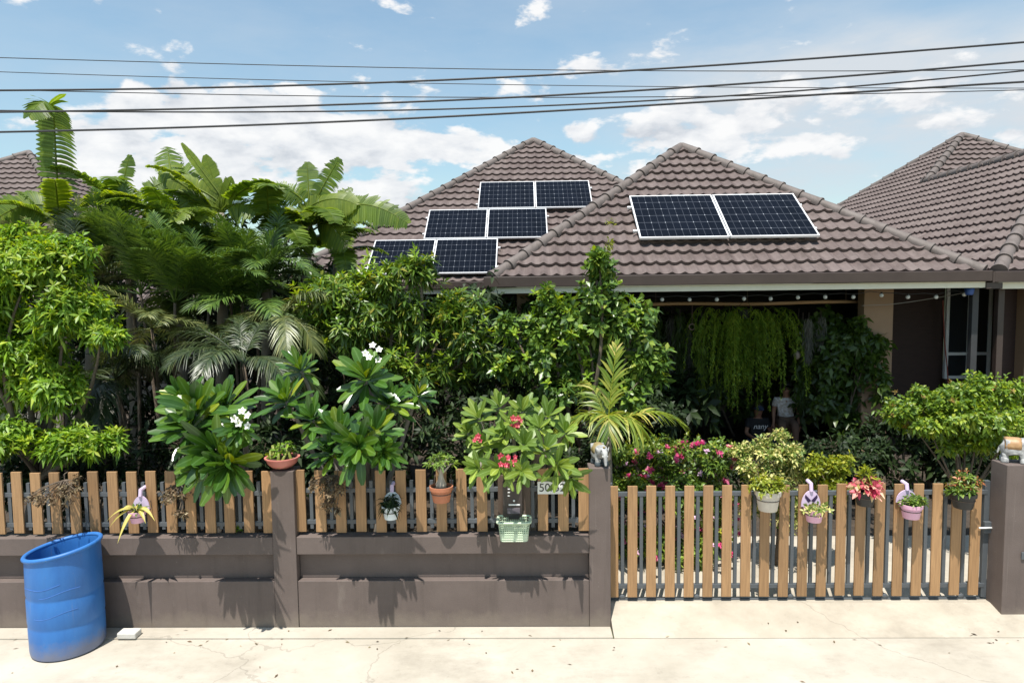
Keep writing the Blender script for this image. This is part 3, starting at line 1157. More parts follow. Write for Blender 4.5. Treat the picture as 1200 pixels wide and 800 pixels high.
# ------------------------------------------------------------------ blue barrel
BY = 6.40
bc = P(74, 645, BY)
br = 40.5 * BY / FPX
zt = ZW(641, BY, 74)
btm = surf('blue_barrel_plastic', (.018, .125, .40), (.035, .175, .48), 5, .48, .12, .004, stretch=(1, 1, .35), detail=8)
weather(btm, .12, .6)
tl = lambda v: (v.x * .215 + v.y * .02) if v.z > .8 else 0.0
mbb = MB()
prof = [(br * .93, .0), (br * .97, .01), (br * .985, .04), (br * .992, .2), (br * .995, .27), (br * .986, .285), (br * .986, .31), (br * 1.0, .325), (br * 1.0, .55), (br * .985, .565), (br * .985, .59), (br * 1.0, .605),
        (br * .99, zt - .16), (br * .985, zt - .10), (br * .985, zt - .04)]
outer = prof + [(br * .985, zt - .012), (br * .93, zt - .012), (br * .92, zt - .06), (br * .92, .05), (.01, .045)]


def tlt(v):
    k = max(0, min(1, (v.z - zt + .30) / .26)) ** 1.5
    return (v.x * .150 + v.y * .03) * k


mbb.lathe(outer, (bc.x, BY, .006), 48, tilt=tlt)
barrel = thing('barrel', 'open blue plastic drum with a slanting cut rim', 'barrel', (bc.x, BY, 0))
auto_smooth(mbb.build('drum', btm, barrel), 35)
mb = MB()
ring = []
for k in range(49):
    a = 2 * PI * k / 48
    v = Vector((br * .985 * math.cos(a), br * .985 * math.sin(a), zt - .005))
    ring.append(Vector((bc.x, BY, .006)) + v + Vector((0, 0, tlt(v))))
mb.tube(ring, .021, 10, cap=False)
mb.build('rim', btm, barrel, True)
mb = MB()
for z0, a0, a1 in ((.66, 3.6, 5.2), (.42, 4.4, 5.6), (.63, 4.6, 5.7)):
    pts = [Vector((bc.x, BY, 0)) + Vector((br * 1.0 * math.cos(a), br * 1.0 * math.sin(a), z0 + .05 * (a - a0) + .012 * math.sin(5 * a))) for a in np.linspace(a0, a1, 14)]
    mb.tube(pts, .0022, 5)
mb.build('scuff', surf('scuffed_plastic', (.05, .15, .44), (.07, .19, .50), 9, .6, 0), barrel)
mb = MB()
q = P(151, 733, 6.55)
mb.box(q.x - .10, q.x + .09, 6.50, 6.62, .012, .075)
tag(mb.build('foam_block', surf('grey_foam', (.5, .49, .45), (.6, .58, .54), 30, .9, .5, .004), bevel=.012), 'pale grey foam block on the ground against the wall foot', 'block')


# ------------------------------------------------------------------ writing
def text_mesh(name, body, size, M4, mat, parent, depth=.001, shear=0):
    cu = bpy.data.curves.new(name, 'FONT')
    cu.body = body
    cu.size = size
    cu.extrude = depth
    cu.shear = shear
    cu.align_x = 'CENTER'
    cu.align_y = 'CENTER'
    ob = bpy.data.objects.new(name, cu)
    COL.objects.link(ob)
    dg = bpy.context.evaluated_depsgraph_get()
    me = bpy.data.meshes.new_from_object(ob.evaluated_get(dg))
    bpy.data.objects.remove(ob)
    bpy.data.curves.remove(cu)
    me.transform(M4)
    me.materials.clear()
    me.name = name
    return link(name, me, mat, parent)


RX90 = Matrix.Rotation(rad(90), 4, 'X')
c = P(647, 571, YP - .01)
sg = thing('house_number_sign', 'small white number plate on the pickets under the red-flowered plant', 'sign', (c.x, YP - .008, c.z))
mb = MB(); mb.box(c.x - .148, c.x + .148, YP - .0095, YP - .0015, c.z - .068, c.z + .062)
mb.build('plate', M['white'], sg, bevel=.003)
text_mesh('lettering', '50/52', .118, Matrix.Translation((c.x - .0, YP - .011, c.z - .004)) @ RX90, M['black'], sg)

# ------------------------------------------------------------------ mail box and basket
c = P(602.5, 586, YP - .02)
mbx = thing('mailbox', 'dark brown mailbox board with a metal slot between two pickets', 'mailbox', (c.x, YP, c.z))
zt_, zb_ = ZW(556, YP), ZW(609, YP)
mb = MB(); mb.box(c.x - .165, c.x + .165, YP - .012, YP + .02, zb_, zt_)
mb.build('board', surf('dark_brown_board', (.07, .045, .032), (.10, .066, .048), 6, .55, .2, .004, stretch=(8, 8, 1)), mbx, bevel=.006)
mb = MB(); mb.box(c.x - .115, c.x + .085, YP - .075, YP - .013, zb_ + .05, zt_ - .05)
bx_ = mb.build('box', surf('black_brown_enamel', (.035, .027, .024), (.05, .038, .034), 5, .4, .05, .002), mbx, bevel=.012)
mb = MB(); mb.box(c.x - .055, c.x + .06, YP - .079, YP - .0755, c.z - .035, c.z - .02)
mb.build('slot', M['alu'], bx_, bevel=.002)
mb = MB(); mb.ball((c.x + .0, YP - .078, c.z + .015), .012, 10, 6)
mb.build('knob', M['alu'], bx_, True)
for k in range(4):
    mb = MB(); mb.box(c.x - .062, c.x - .04, YP - .079, YP - .0755, c.z + .06 + k * .035, c.z + .07 + k * .035)
    mb.build('badge', M['alu'], bx_)
mb = MB(); mb.box(c.x - .07, c.x + .06, YP - .082, YP - .0755, c.z - .12, c.z - .06)
mb.build('flap', surf('mauve_grey_metal', (.12, .1, .12), (.15, .13, .15), 5, .4, .05, .002), bx_, bevel=.004)
mb = MB(); mb.box(c.x - .06, c.x + .05, YP - .079, YP - .0755, c.z - .175, c.z - .13)
mb.build('lip', M['black'], bx_)

grn = surf('pale_green_plastic', (.50, .62, .44), (.58, .68, .50), 6, .45, .03, .001)
c = P(602.5, 620, 6.62)
zt_, zb_ = ZW(609, 6.62), ZW(633, 6.58)
bk = thing('basket', 'pale green plastic lattice basket hung on the wall under the mailbox', 'basket', (c.x, 6.62, zb_))
W0, W1, D0_, D1_ = .152, .132, .10, .08
yc = YW - .115


def ring_pts(w, d, z, r=.03):
    pts = []
    for cx, cy, a0 in ((w - r, d - r, 0), (-w + r, d - r, 90), (-w + r, -d + r, 180), (w - r, -d + r, 270)):
        for k in range(5):
            a = rad(a0 + 22.5 * k)
            pts.append(Vector((c.x + cx + r * math.cos(a), yc + cy + r * math.sin(a), z)))
    return pts


mb = MB()
nv_ = 8
loops = []
for k in range(nv_ + 1):
    t = k / nv_
    loops.append(ring_pts(W1 + (W0 - W1) * t, D1_ + (D0_ - D1_) * t, zb_ + (zt_ - zb_) * t))
for k, lp in enumerate(loops):
    mb.tube(lp + [lp[0]], .0042 if k < nv_ else .004, 5, cap=False)
per = len(loops[0])
sides = []
for side in range(4):
    a, b = loops[0], loops[-1]
    i0 = (side * 5 + 4) % per
    i1 = (side * 5 + 5) % per
    cnt = 12 if side in (0, 2) else 8
    for q in range(cnt + 1):
        t = q / cnt
        mb.tube([a[i0].lerp(a[i1], t), b[i0].lerp(b[i1], t)], .0042, 4, cap=False)
# solid lower skirt as in moulded baskets
lp0, lp1 = ring_pts(W1 + .001, D1_ + .001, zb_), ring_pts(W1 + .0085, D1_ + .0085, zb_ + (zt_ - zb_) * .42)
mb.add(lp0 + lp1, [(k, (k + 1) % per, per + (k + 1) % per, per + k) for k in range(per)] + [tuple(reversed(range(per)))])
mb.build('lattice', grn, bk)
mb = MB()
lp = ring_pts(W0 + .012, D0_ + .012, zt_)
mb.tube(lp + [lp[0]], .011, 8, cap=False)
mb.build('rim', grn, bk, True)
mb = MB(); mb.tube([(c.x - .1, yc + D0_ + .01, zt_), (c.x - .1, YP - .01, zt_ + .04), (c.x - .1, YP + .03, zt_ + .04)], .004, 6)
mb.tube([(c.x + .1, yc + D0_ + .01, zt_), (c.x + .1, YP - .01, zt_ + .04), (c.x + .1, YP + .03, zt_ + .04)], .004, 6)
mb.build('hook', M['wire'], bk)


# ------------------------------------------------------------------ elephants
def skin_mesh(verts, edges, radii, sub=2, root=0):
    me = bpy.data.meshes.new('skin')
    me.from_pydata(verts, edges, [])
    ob = bpy.data.objects.new('skin', me)
    COL.objects.link(ob)
    sk = ob.modifiers.new('skin', 'SKIN')
    sk.use_smooth_shade = True
    for i, r in enumerate(radii):
        r = r if isinstance(r, tuple) else (r, r)
        me.skin_vertices[0].data[i].radius = r
        me.skin_vertices[0].data[i].use_root = (i == root)
    sb = ob.modifiers.new('sub', 'SUBSURF')
    sb.levels = sub
    sb.render_levels = sub
    dg = bpy.context.evaluated_depsgraph_get()
    out = bpy.data.meshes.new_from_object(ob.evaluated_get(dg))
    bpy.data.objects.remove(ob)
    return out


stone = surf('grey_white_stoneware', (.16, .16, .17), (.52, .52, .50), 26, .6, .15, .004)
ochre = surf('ochre_glaze', (.30, .17, .075), (.44, .27, .13), 22, .5, .1, .003)
moss = surf('olive_brown_glaze', (.20, .15, .06), (.34, .26, .12), 18, .6, .15, .003)
slate = surf('slate_glaze', (.05, .065, .075), (.08, .10, .11), 10, .5, .1, .003)


def elephant(loc, h, rz, label, cloth, headm, legm):
    """standing statue, nose towards local +x, height h"""
    u = h
    root = thing('elephant_statue', label, 'statue', loc, 'elephant statues on the gate pillars')
    T = Matrix.Translation(loc) @ Matrix.Rotation(rz, 4, 'Z')
    V = [(-.30, 0, .56), (0, 0, .60), (.26, 0, .62), (.50, 0, .72), (.66, 0, .62), (.74, 0, .44), (.76, 0, .25), (.80, 0, .12),
         (-.30, .16, .34), (-.31, .17, .03), (-.30, -.16, .34), (-.31, -.17, .03), (.24, .16, .34), (.25, .17, .03), (.24, -.16, .34), (.25, -.17, .03), (-.46, 0, .50), (-.52, 0, .28)]
    E = [(0, 1), (1, 2), (2, 3), (3, 4), (4, 5), (5, 6), (6, 7), (0, 8), (8, 9), (0, 10), (10, 11), (2, 12), (12, 13), (2, 14), (14, 15), (0, 16), (16, 17)]
    r = [.25, .29, .24, .21, .13, .085, .065, .05, .11, .10, .11, .10, .11, .10, .11, .10, .05, .025]
    me = skin_mesh([Vector(v) * u for v in V], E, [x * u for x in r], 2, 1)
    me.transform(T)
    me.materials.clear()
    body = link('body', me, headm, root)
    for sgn in (1, -1):
        mb = MB()
        vs = []
        for k in range(13):
            a = 2 * PI * k / 12
            vs.append(T @ (Vector((.44 - .13 * math.cos(a) - .04, sgn * (.22 + .05 * math.sin(a) + .05 * math.cos(a)), .70 + .20 * math.sin(a) - .05)) * u))
        cc = T @ (Vector((.40, sgn * .26, .66)) * u)
        cb = T @ (Vector((.40, sgn * .20, .66)) * u)
        mb.add(vs[:12] + [cc, cb], [(k, (k + 1) % 12, 12) for k in range(12)] + [((k + 1) % 12, k, 13) for k in range(12)])
        mb.build('ear', headm, root, True)
        mb = MB(); mb.tube([T @ (Vector((.62, sgn * .08, .58)) * u), T @ (Vector((.74, sgn * .10, .50)) * u), T @ (Vector((.82, sgn * .09, .54)) * u)], [.022 * u, .018 * u, .006 * u], 7)
        mb.build('tusk', M['white'], root, True)
        mb = MB(); mb.ball(T @ (Vector((.63, sgn * .135, .74)) * u), .022 * u, 8, 6)
        mb.build('eye', M['black'], root, True)
        for xx in (-.31, .25):
            mb = MB(); mb.lathe([(.125 * u, 0), (.13 * u, .05 * u), (.118 * u, .17 * u), (.10 * u, .19 * u)], T @ (Vector((xx, sgn * .17, 0)) * u), 12)
            mb.build('foot', legm, root, True)
    # blanket over the back
    mb = MB()
    ns, nt_ = 12, 6
    vs = []
    for i in range(nt_ + 1):
        x = -.34 + .5 * i / nt_
        for k in range(ns + 1):
            a = PI * (-.10 + 1.2 * k / ns)
            rr = .305 if 0 < i < nt_ else .285
            vs.append(T @ (Vector((x, rr * math.cos(a) * .98, .60 + rr * math.sin(a))) * u))
    W = ns + 1
    mb.add(vs, [(i * W + k, i * W + k + 1, (i + 1) * W + k + 1, (i + 1) * W + k) for i in range(nt_) for k in range(ns)])
    o = mb.build('blanket', cloth, root, True)
    sd = o.modifiers.new('thick', 'SOLIDIFY')
    sd.thickness = .02 * u
    # forehead ornament
    mb = MB(); mb.ball(T @ (Vector((.58, 0, .86)) * u), .06 * u, 10, 6, (1, 1, .7))
    mb.build('headdress', cloth, root, True)
    return root


pl = P(703, 548, 6.86)
elephant((pl.x, 6.88, ZT + .021), .245, rad(-78), 'small elephant statue facing the street on the pillar beside the yellow palm', moss, stone, slate)
pr = P(1187, 545, 6.93)
elephant((xr0 + .155, 6.95, zrp + .001), .285, rad(-28), 'elephant statue with an orange blanket on the pillar at the latch end', ochre, stone, stone)

# ------------------------------------------------------------------ overhead cables
cab = [
    ('thin upper cable along the top of the sky, almost level', 9.0, .0055, [(-500, 56), (0, 68), (300, 75.5), (600, 82), (900, 83.5), (1200, 82), (1700, 77)]),
    ('second thin cable, sagging just under the topmost one', 9.0, .0048, [(-500, 66), (0, 84), (300, 94), (600, 99.5), (900, 102), (1200, 104), (1700, 104)]),
    ('thick cable that climbs off the top edge of the sky', 3.9, .0056, [(-500, 103), (0, 105.5), (150, 105), (300, 102), (600, 90), (900, 72), (1020, 64), (1200, 50), (1700, 8)]),
    ('thin cable crossing between the thick ones', 7.5, .005, [(-500, 98), (0, 105.5), (150, 108.5), (300, 112), (600, 114), (900, 112), (1050, 110), (1200, 105), (1700, 92)]),
    ('thick cable running from the banana leaf tip up to the sky right of the roofs', 3.9, .0056, [(-500, 138), (0, 131.5), (150, 129), (300, 126), (600, 114), (750, 106), (900, 96.5), (1200, 72), (1700, 26)]),
    ('cable pairing with the thick one over the banana leaf, then crossing it', 4.0, .0047, [(-500, 133), (0, 131), (150, 131), (300, 130), (600, 124), (830, 116), (900, 111), (1000, 101), (1200, 81.5), (1700, 30)]),
    ('lowest thick cable, closest to the roof ridges', 3.9, .0059, [(-500, 162), (0, 153.5), (150, 152), (300, 147.5), (600, 133.5), (750, 124), (900, 113), (1050, 104.5), (1200, 98), (1700, 78)]),
]
for lb, y, r, pts in cab:
    w = [P(a, b, y) for a, b in pts]
    xs = np.array([p.x for p in w])
    zs = np.array([p.z for p in w])
    # a smooth line through the points
    co = np.polyfit(xs, zs, 4)
    X = np.linspace(xs[0], xs[-1], 60)
    mb = MB()
    mb.tube([(x, y, float(np.polyval(co, x))) for x in X], r, 6)
    tag(mb.build('power_cable', M['cable'], None, True), lb, 'cable', 'overhead power cables')
# ------------------------------------------------------------------ foliage colours (linear)
LM = {}
LM['lime'] = leaf_mat('spring_green_leaf', [(0, (0.083, 0.173, 0.011)), (.45, (0.138, 0.271, 0.013)), (.85, (0.221, 0.361, 0.020)), (1, (0.350, 0.427, 0.022))], .45, .34)
LM['mango'] = leaf_mat('mango_leaf', [(0, (0.046, 0.099, 0.013)), (.5, (0.081, 0.156, 0.017)), (.88, (0.152, 0.230, 0.021)), (1, (0.285, 0.254, 0.027))], .36, .26)
LM['citrus'] = leaf_mat('citrus_leaf', [(0, (0.043, 0.090, 0.016)), (.5, (0.082, 0.160, 0.023)), (.9, (0.165, 0.260, 0.032)), (1, (0.254, 0.295, 0.040))], .34, .24)
LM['palm'] = leaf_mat('palm_leaflet', [(0, (0.037, 0.078, 0.012)), (.5, (0.067, 0.134, 0.017)), (1, (0.121, 0.196, 0.022))], .40, .2, .7)
LM['palmgrey'] = leaf_mat('silvery_palm_leaflet', [(0, (0.061, 0.084, 0.022)), (.5, (0.102, 0.130, 0.035)), (1, (0.187, 0.197, 0.061))], .40, .15, .7)
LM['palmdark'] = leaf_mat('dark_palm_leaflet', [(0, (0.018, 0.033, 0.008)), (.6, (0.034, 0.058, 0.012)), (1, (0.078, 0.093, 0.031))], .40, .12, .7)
LM['yellowpalm'] = leaf_mat('golden_palm_leaflet', [(0, (.08, .15, .014)), (.55, (.17, .23, .022)), (.85, (.30, .31, .04)), (1, (.46, .40, .12))], .4, .3)
LM['yellowpalm_old'] = leaf_mat('faded_palm_leaflet', [(0, (0.166, 0.191, 0.014)), (.5, (0.297, 0.276, 0.024)), (1, (0.475, 0.360, 0.063))], .4, .3)
LM['banana'] = leaf_mat('banana_leaf', [(0, (0.088, 0.151, 0.016)), (.6, (0.134, 0.215, 0.022)), (1, (0.212, 0.269, 0.026))], .42, .5)
LM['bananalit'] = leaf_mat('sunlit_banana_leaf', [(0, (0.137, 0.208, 0.016)), (1, (0.220, 0.282, 0.024))], .42, .5)  # lighter copy of the banana leaf, sunlight put into its colour
LM['frangi'] = leaf_mat('glossy_frangipani_leaf', [(0, (0.032, 0.088, 0.013)), (.6, (0.057, 0.136, 0.015)), (.9, (0.107, 0.191, 0.017)), (1, (0.232, 0.270, 0.017))], .24, .2, .6)
LM['redfr'] = leaf_mat('matt_desert_rose_leaf', [(0, (0.095, 0.170, 0.028)), (.6, (0.154, 0.244, 0.037)), (1, (0.255, 0.333, 0.048))], .42, .3)
LM['shrub'] = leaf_mat('shrub_leaf', [(0, (0.061, 0.117, 0.015)), (.6, (0.121, 0.205, 0.023)), (1, (0.218, 0.293, 0.028))], .42, .25)
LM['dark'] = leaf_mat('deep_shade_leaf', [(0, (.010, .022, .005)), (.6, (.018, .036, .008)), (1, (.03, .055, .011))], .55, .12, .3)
LM['gold'] = leaf_mat('yellow_green_leaf', [(0, (0.144, 0.198, 0.009)), (.6, (0.248, 0.292, 0.015)), (1, (0.418, 0.396, 0.031))], .45, .3)
LM['varieg'] = leaf_mat('cream_edged_leaf', [(0, (0.078, 0.140, 0.023)), (.45, (0.170, 0.245, 0.038)), (.6, (0.496, 0.490, 0.154)), (1, (0.784, 0.700, 0.292))], .45, .3)
LM['redtip'] = leaf_mat('red_tipped_leaf', [(0, (0.083, 0.117, 0.014)), (.4, (0.142, 0.138, 0.017)), (.6, (0.356, 0.127, 0.035)), (1, (0.534, 0.170, 0.063))], .42, .25)
LM['copper'] = leaf_mat('coppery_young_leaf', [(0, (.26, .20, .04)), (1, (.42, .24, .08))], .42, .3)
LM['bush'] = leaf_mat('sunlit_bush_leaf', [(0, (0.064, 0.127, 0.010)), (.45, (0.121, 0.210, 0.016)), (.85, (0.214, 0.305, 0.020)), (1, (0.342, 0.382, 0.025))], .42, .3)
LM['tips'] = leaf_mat('sunlit_lime_leaf', [(0, (.13, .24, .012)), (.6, (.20, .32, .015)), (1, (.32, .38, .02))], .45, .36)  # bright lime that puts sunlit highlights into the colour of the crown tops
LM['dry'] = leaf_mat('dry_brown_leaf', [(0, (.05, .032, .018)), (.5, (.13, .085, .04)), (.85, (.22, .17, .09)), (1, (.42, .36, .24))], .7, .15)
LM['fern'] = leaf_mat('fern_leaflet', [(0, (0.099, 0.175, 0.013)), (.6, (0.170, 0.262, 0.019)), (1, (0.267, 0.334, 0.029))], .5, .35)
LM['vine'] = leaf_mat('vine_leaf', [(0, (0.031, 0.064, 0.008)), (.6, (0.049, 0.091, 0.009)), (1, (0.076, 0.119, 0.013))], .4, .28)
LM['pinkfl'] = leaf_mat('magenta_bract', [(0, (.50, .035, .14)), (.6, (.62, .08, .22)), (1, (.74, .30, .42))], .55, .35)
LM['lilacfl'] = leaf_mat('pale_lilac_petal', [(0, (.55, .30, .48)), (1, (.78, .58, .70))], .55, .3)
LM['redfl'] = leaf_mat('crimson_petal', [(0, (.30, .008, .03)), (.6, (.46, .02, .05)), (1, (.58, .10, .12))], .5, .25)
LM['whitefl'] = leaf_mat('white_petal', [(0, (.80, .78, .68)), (1, (.86, .85, .80))], .5, .25)
LM['cole'] = leaf_mat('pink_and_red_leaf', [(0, (.34, .02, .05)), (.4, (.48, .05, .10)), (.55, (.60, .22, .18)), (.75, (.72, .50, .34)), (.9, (.55, .50, .18)), (1, (.25, .30, .05))], .45, .3)
LM['brom'] = leaf_mat('straw_striped_leaf', [(0, (0.309, 0.286, 0.049)), (1, (0.546, 0.466, 0.126))], .4, .2)
LM['moss'] = leaf_mat('grey_hanging_moss', [(0, (.10, .10, .08)), (1, (.2, .19, .15))], .9, .1)


def tree(name, label, cat, Y, base_px, blobs, ntips, per, L, W, mat, prof='oval', spread=(35, 95), droop=.3, up=.35, shell=.55, trunk_r=.07, group=None, fold=.2, extra=None,
         bark='bark', lower=.35, base_z=YG, n=2, dep=1.0, stem=.12, inner=0, lump=True):
    b = P(base_px, 560, Y)
    root = thing(name, label, cat, (b.x, Y, base_z), group)
    tips, out, cs, rs = blob_tips(blobs, Y, ntips, shell, lower, dep, lump)
    tips[:, 2] = np.maximum(tips[:, 2], base_z + .05)
    lv = Leaves()
    twigs(lv, tips, out, per, L, W, prof, spread, n, droop, fold, stem, up)
    if inner:
        ti, oi, _, _ = blob_tips(blobs, Y, inner, .1, 1, dep)
        twigs(lv, ti * .5 + .5 * np.clip(ti, None, None), oi, per, L, W, prof, (20, 150), n, droop, fold, stem, 0)
    lv.build('crown', mat, root)
    mb = MB()
    tg = [Vector(c) for c in cs]
    trunk_to(mb, (b.x, Y, base_z - .02), tg, trunk_r)
    for k in range(0, len(tips), max(1, len(tips) // 60)):
        j = int(np.argmin(((cs - tips[k]) ** 2).sum(1)))
        limb(mb, Vector(cs[j]), Vector(tips[k]), trunk_r * .16, trunk_r * .06, .1, 4, 5)
    mb.build('trunk', M[bark], root, True)
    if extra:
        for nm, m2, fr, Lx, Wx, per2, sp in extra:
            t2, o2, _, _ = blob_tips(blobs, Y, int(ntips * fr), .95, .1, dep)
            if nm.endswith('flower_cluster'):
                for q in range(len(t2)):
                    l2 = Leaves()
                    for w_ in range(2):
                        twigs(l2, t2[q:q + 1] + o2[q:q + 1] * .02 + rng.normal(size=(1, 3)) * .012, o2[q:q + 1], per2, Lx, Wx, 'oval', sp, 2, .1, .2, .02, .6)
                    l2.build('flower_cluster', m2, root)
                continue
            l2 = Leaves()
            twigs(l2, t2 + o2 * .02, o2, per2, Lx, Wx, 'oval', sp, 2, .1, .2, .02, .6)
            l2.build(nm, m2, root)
    return root


# --- left leafy tree
tree('leafy_tree', 'bright green fine-leaved tree with drooping sprays above the blue barrel', 'tree', 8.3, 30,
     [(30, 330, 75, 55), (75, 380, 55, 50), (15, 440, 60, 75), (60, 470, 48, 55), (118, 400, 30, 22, -.2), (70, 525, 50, 28, -.3), (120, 522, 34, 20, -.5), (20, 530, 60, 35, -.4), (-30, 400, 60, 120), (60, 300, 40, 24, .2), (15, 285, 40, 22, .3)],
     3300, 8, .115, .042, LM['lime'], 'lance', (40, 110), .45, .15, .35, .08, lower=.6, dep=.8,
     extra=[('sunlit_leaves', LM['tips'], .30, .10, .036, 7, (40, 110))])

# --- mango tree
tree('mango_tree', 'dense dark mango tree with yellowish sunlit-toned tips in front of the rear roof', 'tree', 10.4, 470,
     [(400, 352, 54, 40), (470, 334, 48, 34), (492, 311, 26, 19, -.1), (440, 390, 70, 55), (520, 385, 55, 50), (385, 410, 50, 50), (480, 450, 70, 50), (555, 415, 36, 50), (540, 362, 36, 26), (420, 330, 36, 14, .3), (372, 335, 22, 14, .3)],
     1000, 12, .155, .046, LM['mango'], 'lance', (30, 105), .35, .35, .5, .1, lower=.6, dep=.8,
     extra=[('sunlit_leaves', LM['tips'], .22, .13, .040, 8, (30, 95))])

# --- citrus tree by the terrace corner
tree('lime_tree', 'round-leaved lime tree with a tall pale shoot standing before the white fascia', 'tree', 9.6, 690,
     [(690, 400, 60, 60), (640, 410, 40, 50), (740, 390, 36, 40), (700, 330, 22, 34, -.1), (702, 306, 12, 20, -.1), (648, 365, 22, 25), (620, 440, 38, 40), (690, 460, 70, 45), (755, 435, 30, 40), (642, 338, 7, 8), (605, 395, 26, 30)],
     1050, 8, .125, .072, LM['citrus'], 'oval', (40, 100), .22, .3, .45, .07, lower=.5, dep=.8,
     extra=[('sunlit_leaves', LM['tips'], .14, .10, .055, 6, (35, 90))])

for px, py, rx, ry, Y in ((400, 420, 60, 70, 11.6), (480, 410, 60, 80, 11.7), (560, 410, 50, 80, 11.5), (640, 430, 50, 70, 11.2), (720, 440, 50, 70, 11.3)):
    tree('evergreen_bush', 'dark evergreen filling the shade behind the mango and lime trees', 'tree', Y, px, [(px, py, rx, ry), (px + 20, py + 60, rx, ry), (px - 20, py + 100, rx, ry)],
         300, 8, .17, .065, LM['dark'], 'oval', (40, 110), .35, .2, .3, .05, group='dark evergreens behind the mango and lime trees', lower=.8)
# --- bushes behind the fence and gate, in the shade of the trees
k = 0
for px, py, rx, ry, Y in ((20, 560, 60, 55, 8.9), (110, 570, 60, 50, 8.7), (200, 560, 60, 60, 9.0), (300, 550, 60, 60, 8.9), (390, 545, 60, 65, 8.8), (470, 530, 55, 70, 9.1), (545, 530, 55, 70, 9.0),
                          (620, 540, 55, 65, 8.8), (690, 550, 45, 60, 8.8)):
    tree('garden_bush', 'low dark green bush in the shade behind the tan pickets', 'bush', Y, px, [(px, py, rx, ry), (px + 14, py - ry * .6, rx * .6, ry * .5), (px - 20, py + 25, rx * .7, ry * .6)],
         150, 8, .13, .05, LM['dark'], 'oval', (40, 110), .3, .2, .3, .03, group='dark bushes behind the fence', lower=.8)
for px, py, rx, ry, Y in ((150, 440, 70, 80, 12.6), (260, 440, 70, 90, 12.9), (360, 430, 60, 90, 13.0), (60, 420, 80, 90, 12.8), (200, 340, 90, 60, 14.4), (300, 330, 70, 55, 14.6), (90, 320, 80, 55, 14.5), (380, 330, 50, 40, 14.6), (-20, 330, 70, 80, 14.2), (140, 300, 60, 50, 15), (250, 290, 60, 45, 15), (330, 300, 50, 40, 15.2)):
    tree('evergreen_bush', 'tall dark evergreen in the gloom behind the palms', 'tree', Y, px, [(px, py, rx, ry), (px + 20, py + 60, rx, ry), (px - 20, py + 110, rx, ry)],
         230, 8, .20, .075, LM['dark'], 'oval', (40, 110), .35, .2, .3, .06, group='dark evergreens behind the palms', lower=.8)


# ------------------------------------------------------------------ palms
def frond(lv, mbs, base, az, el, L, nl, ll, lw, bend=1.0, angle=55, droop=.35, prof='strap', vee=.35, r=.012, twist=0, start=.16, n=3, gap=0.0, taper=.55, roll=0.0, afall=.45):
    """feather leaf: a bending midrib with leaflets to both sides"""
    base = Vector(base)
    d = Vector((math.cos(az) * math.cos(el), math.sin(az) * math.cos(el), math.sin(el)))
    K = 22
    pts = [base]
    tang = [d.copy()]
    p = base.copy()
    for i in range(K):
        p = p + d * (L / K)
        d = (d + Vector((0, 0, -bend / K * (.5 + 1.2 * i / K)))).normalized()
        pts.append(p.copy())
        tang.append(d.copy())
    mbs.tube(pts, [r * (1 - .8 * i / K) for i in range(K + 1)], 5)
    ps, ds, us, Ls, Ws = [], [], [], [], []
    side0 = Vector((-math.sin(az), math.cos(az), 0))
    for i in range(nl):
        t = start + (1 - start) * (i + .5) / nl
        f = t * K
        j = min(K - 1, int(f))
        c = pts[j].lerp(pts[j + 1], f - j)
        tg = tang[j].lerp(tang[j + 1], f - j).normalized()
        s = (side0 - tg * side0.dot(tg)).normalized()
        u_ = s.cross(tg)
        if u_.z < 0: u_ = -u_
        if roll:
            Mr = Matrix.Rotation(roll, 3, tg)
            s, u_ = Mr @ s, Mr @ u_
        a = rad(angle * (1 - afall * t) + R.uniform(-6, 6) * min(1, afall * 2.5))
        le = ll * (math.sin(PI * min(.98, (t * .86 + .12))) ** taper) * R.uniform(.88, 1.1)
        for sg in (1, -1):
            if gap and R.random() < gap: continue
            ps.append(c)
            dd = tg * math.cos(a) + s * (sg * math.sin(a)) + u_ * (vee + R.uniform(-.1, .1))
            ds.append(dd)
            us.append(u_ + s * (-sg * vee * .7))
            Ls.append(le)
            Ws.append(lw * R.uniform(.85, 1.15))
    lv.add(np.array([tuple(x) for x in ps]), np.array([tuple(x) for x in ds]), np.array([tuple(x) for x in us]), np.array(Ls), np.array(Ws), n, prof, np.array([droop * R.uniform(.6, 1.4) for _ in ps]), .25)


def palm(label, heads, Y, mat, nf, L, ll, lw, group=None, nl=30, base_px=None, stem_r=.03, els=(10, 80), bend=1.1, droop=.35, name='palm_tree', cat='palm', vee=.3, azs=None, r=.011):
    """clump: one stem to every head (px, py[, dY])"""
    cxs = [P(h[0], h[1], Y + (h[2] if len(h) > 2 else 0)) for h in heads]
    b = P(base_px if base_px is not None else heads[0][0], 560, Y)
    root = thing(name, label, cat, (b.x, Y, YG), group)
    lv = Leaves()
    st = MB()
    ms = MB()
    for h in cxs:
        foot = Vector((b.x + (h.x - b.x) * .3 + R.uniform(-.1, .1), Y + (h.y - Y) * .3 + R.uniform(-.1, .1), YG - .02))
        limb(st, foot, h, stem_r * 1.1, stem_r * .7, .04, 8, 8)
        a0 = R.uniform(0, 6)
        for i in range(nf):
            az = a0 + 2.4 * i + R.uniform(-.25, .25)
            if azs: az = azs[i % len(azs)] + R.uniform(-.15, .15)
            e = rad(els[0] + (els[1] - els[0]) * ((i * .618) % 1.0))
            frond(lv, ms, h, az, e, L * R.uniform(.82, 1.12), nl, ll, lw, bend * R.uniform(.8, 1.25), 58, droop, vee=vee, r=r)
    lv.build('fronds', mat, root)
    st.build('trunk', M['bark'], root, True)
    ms.build('midribs', mat, root, True)
    return root


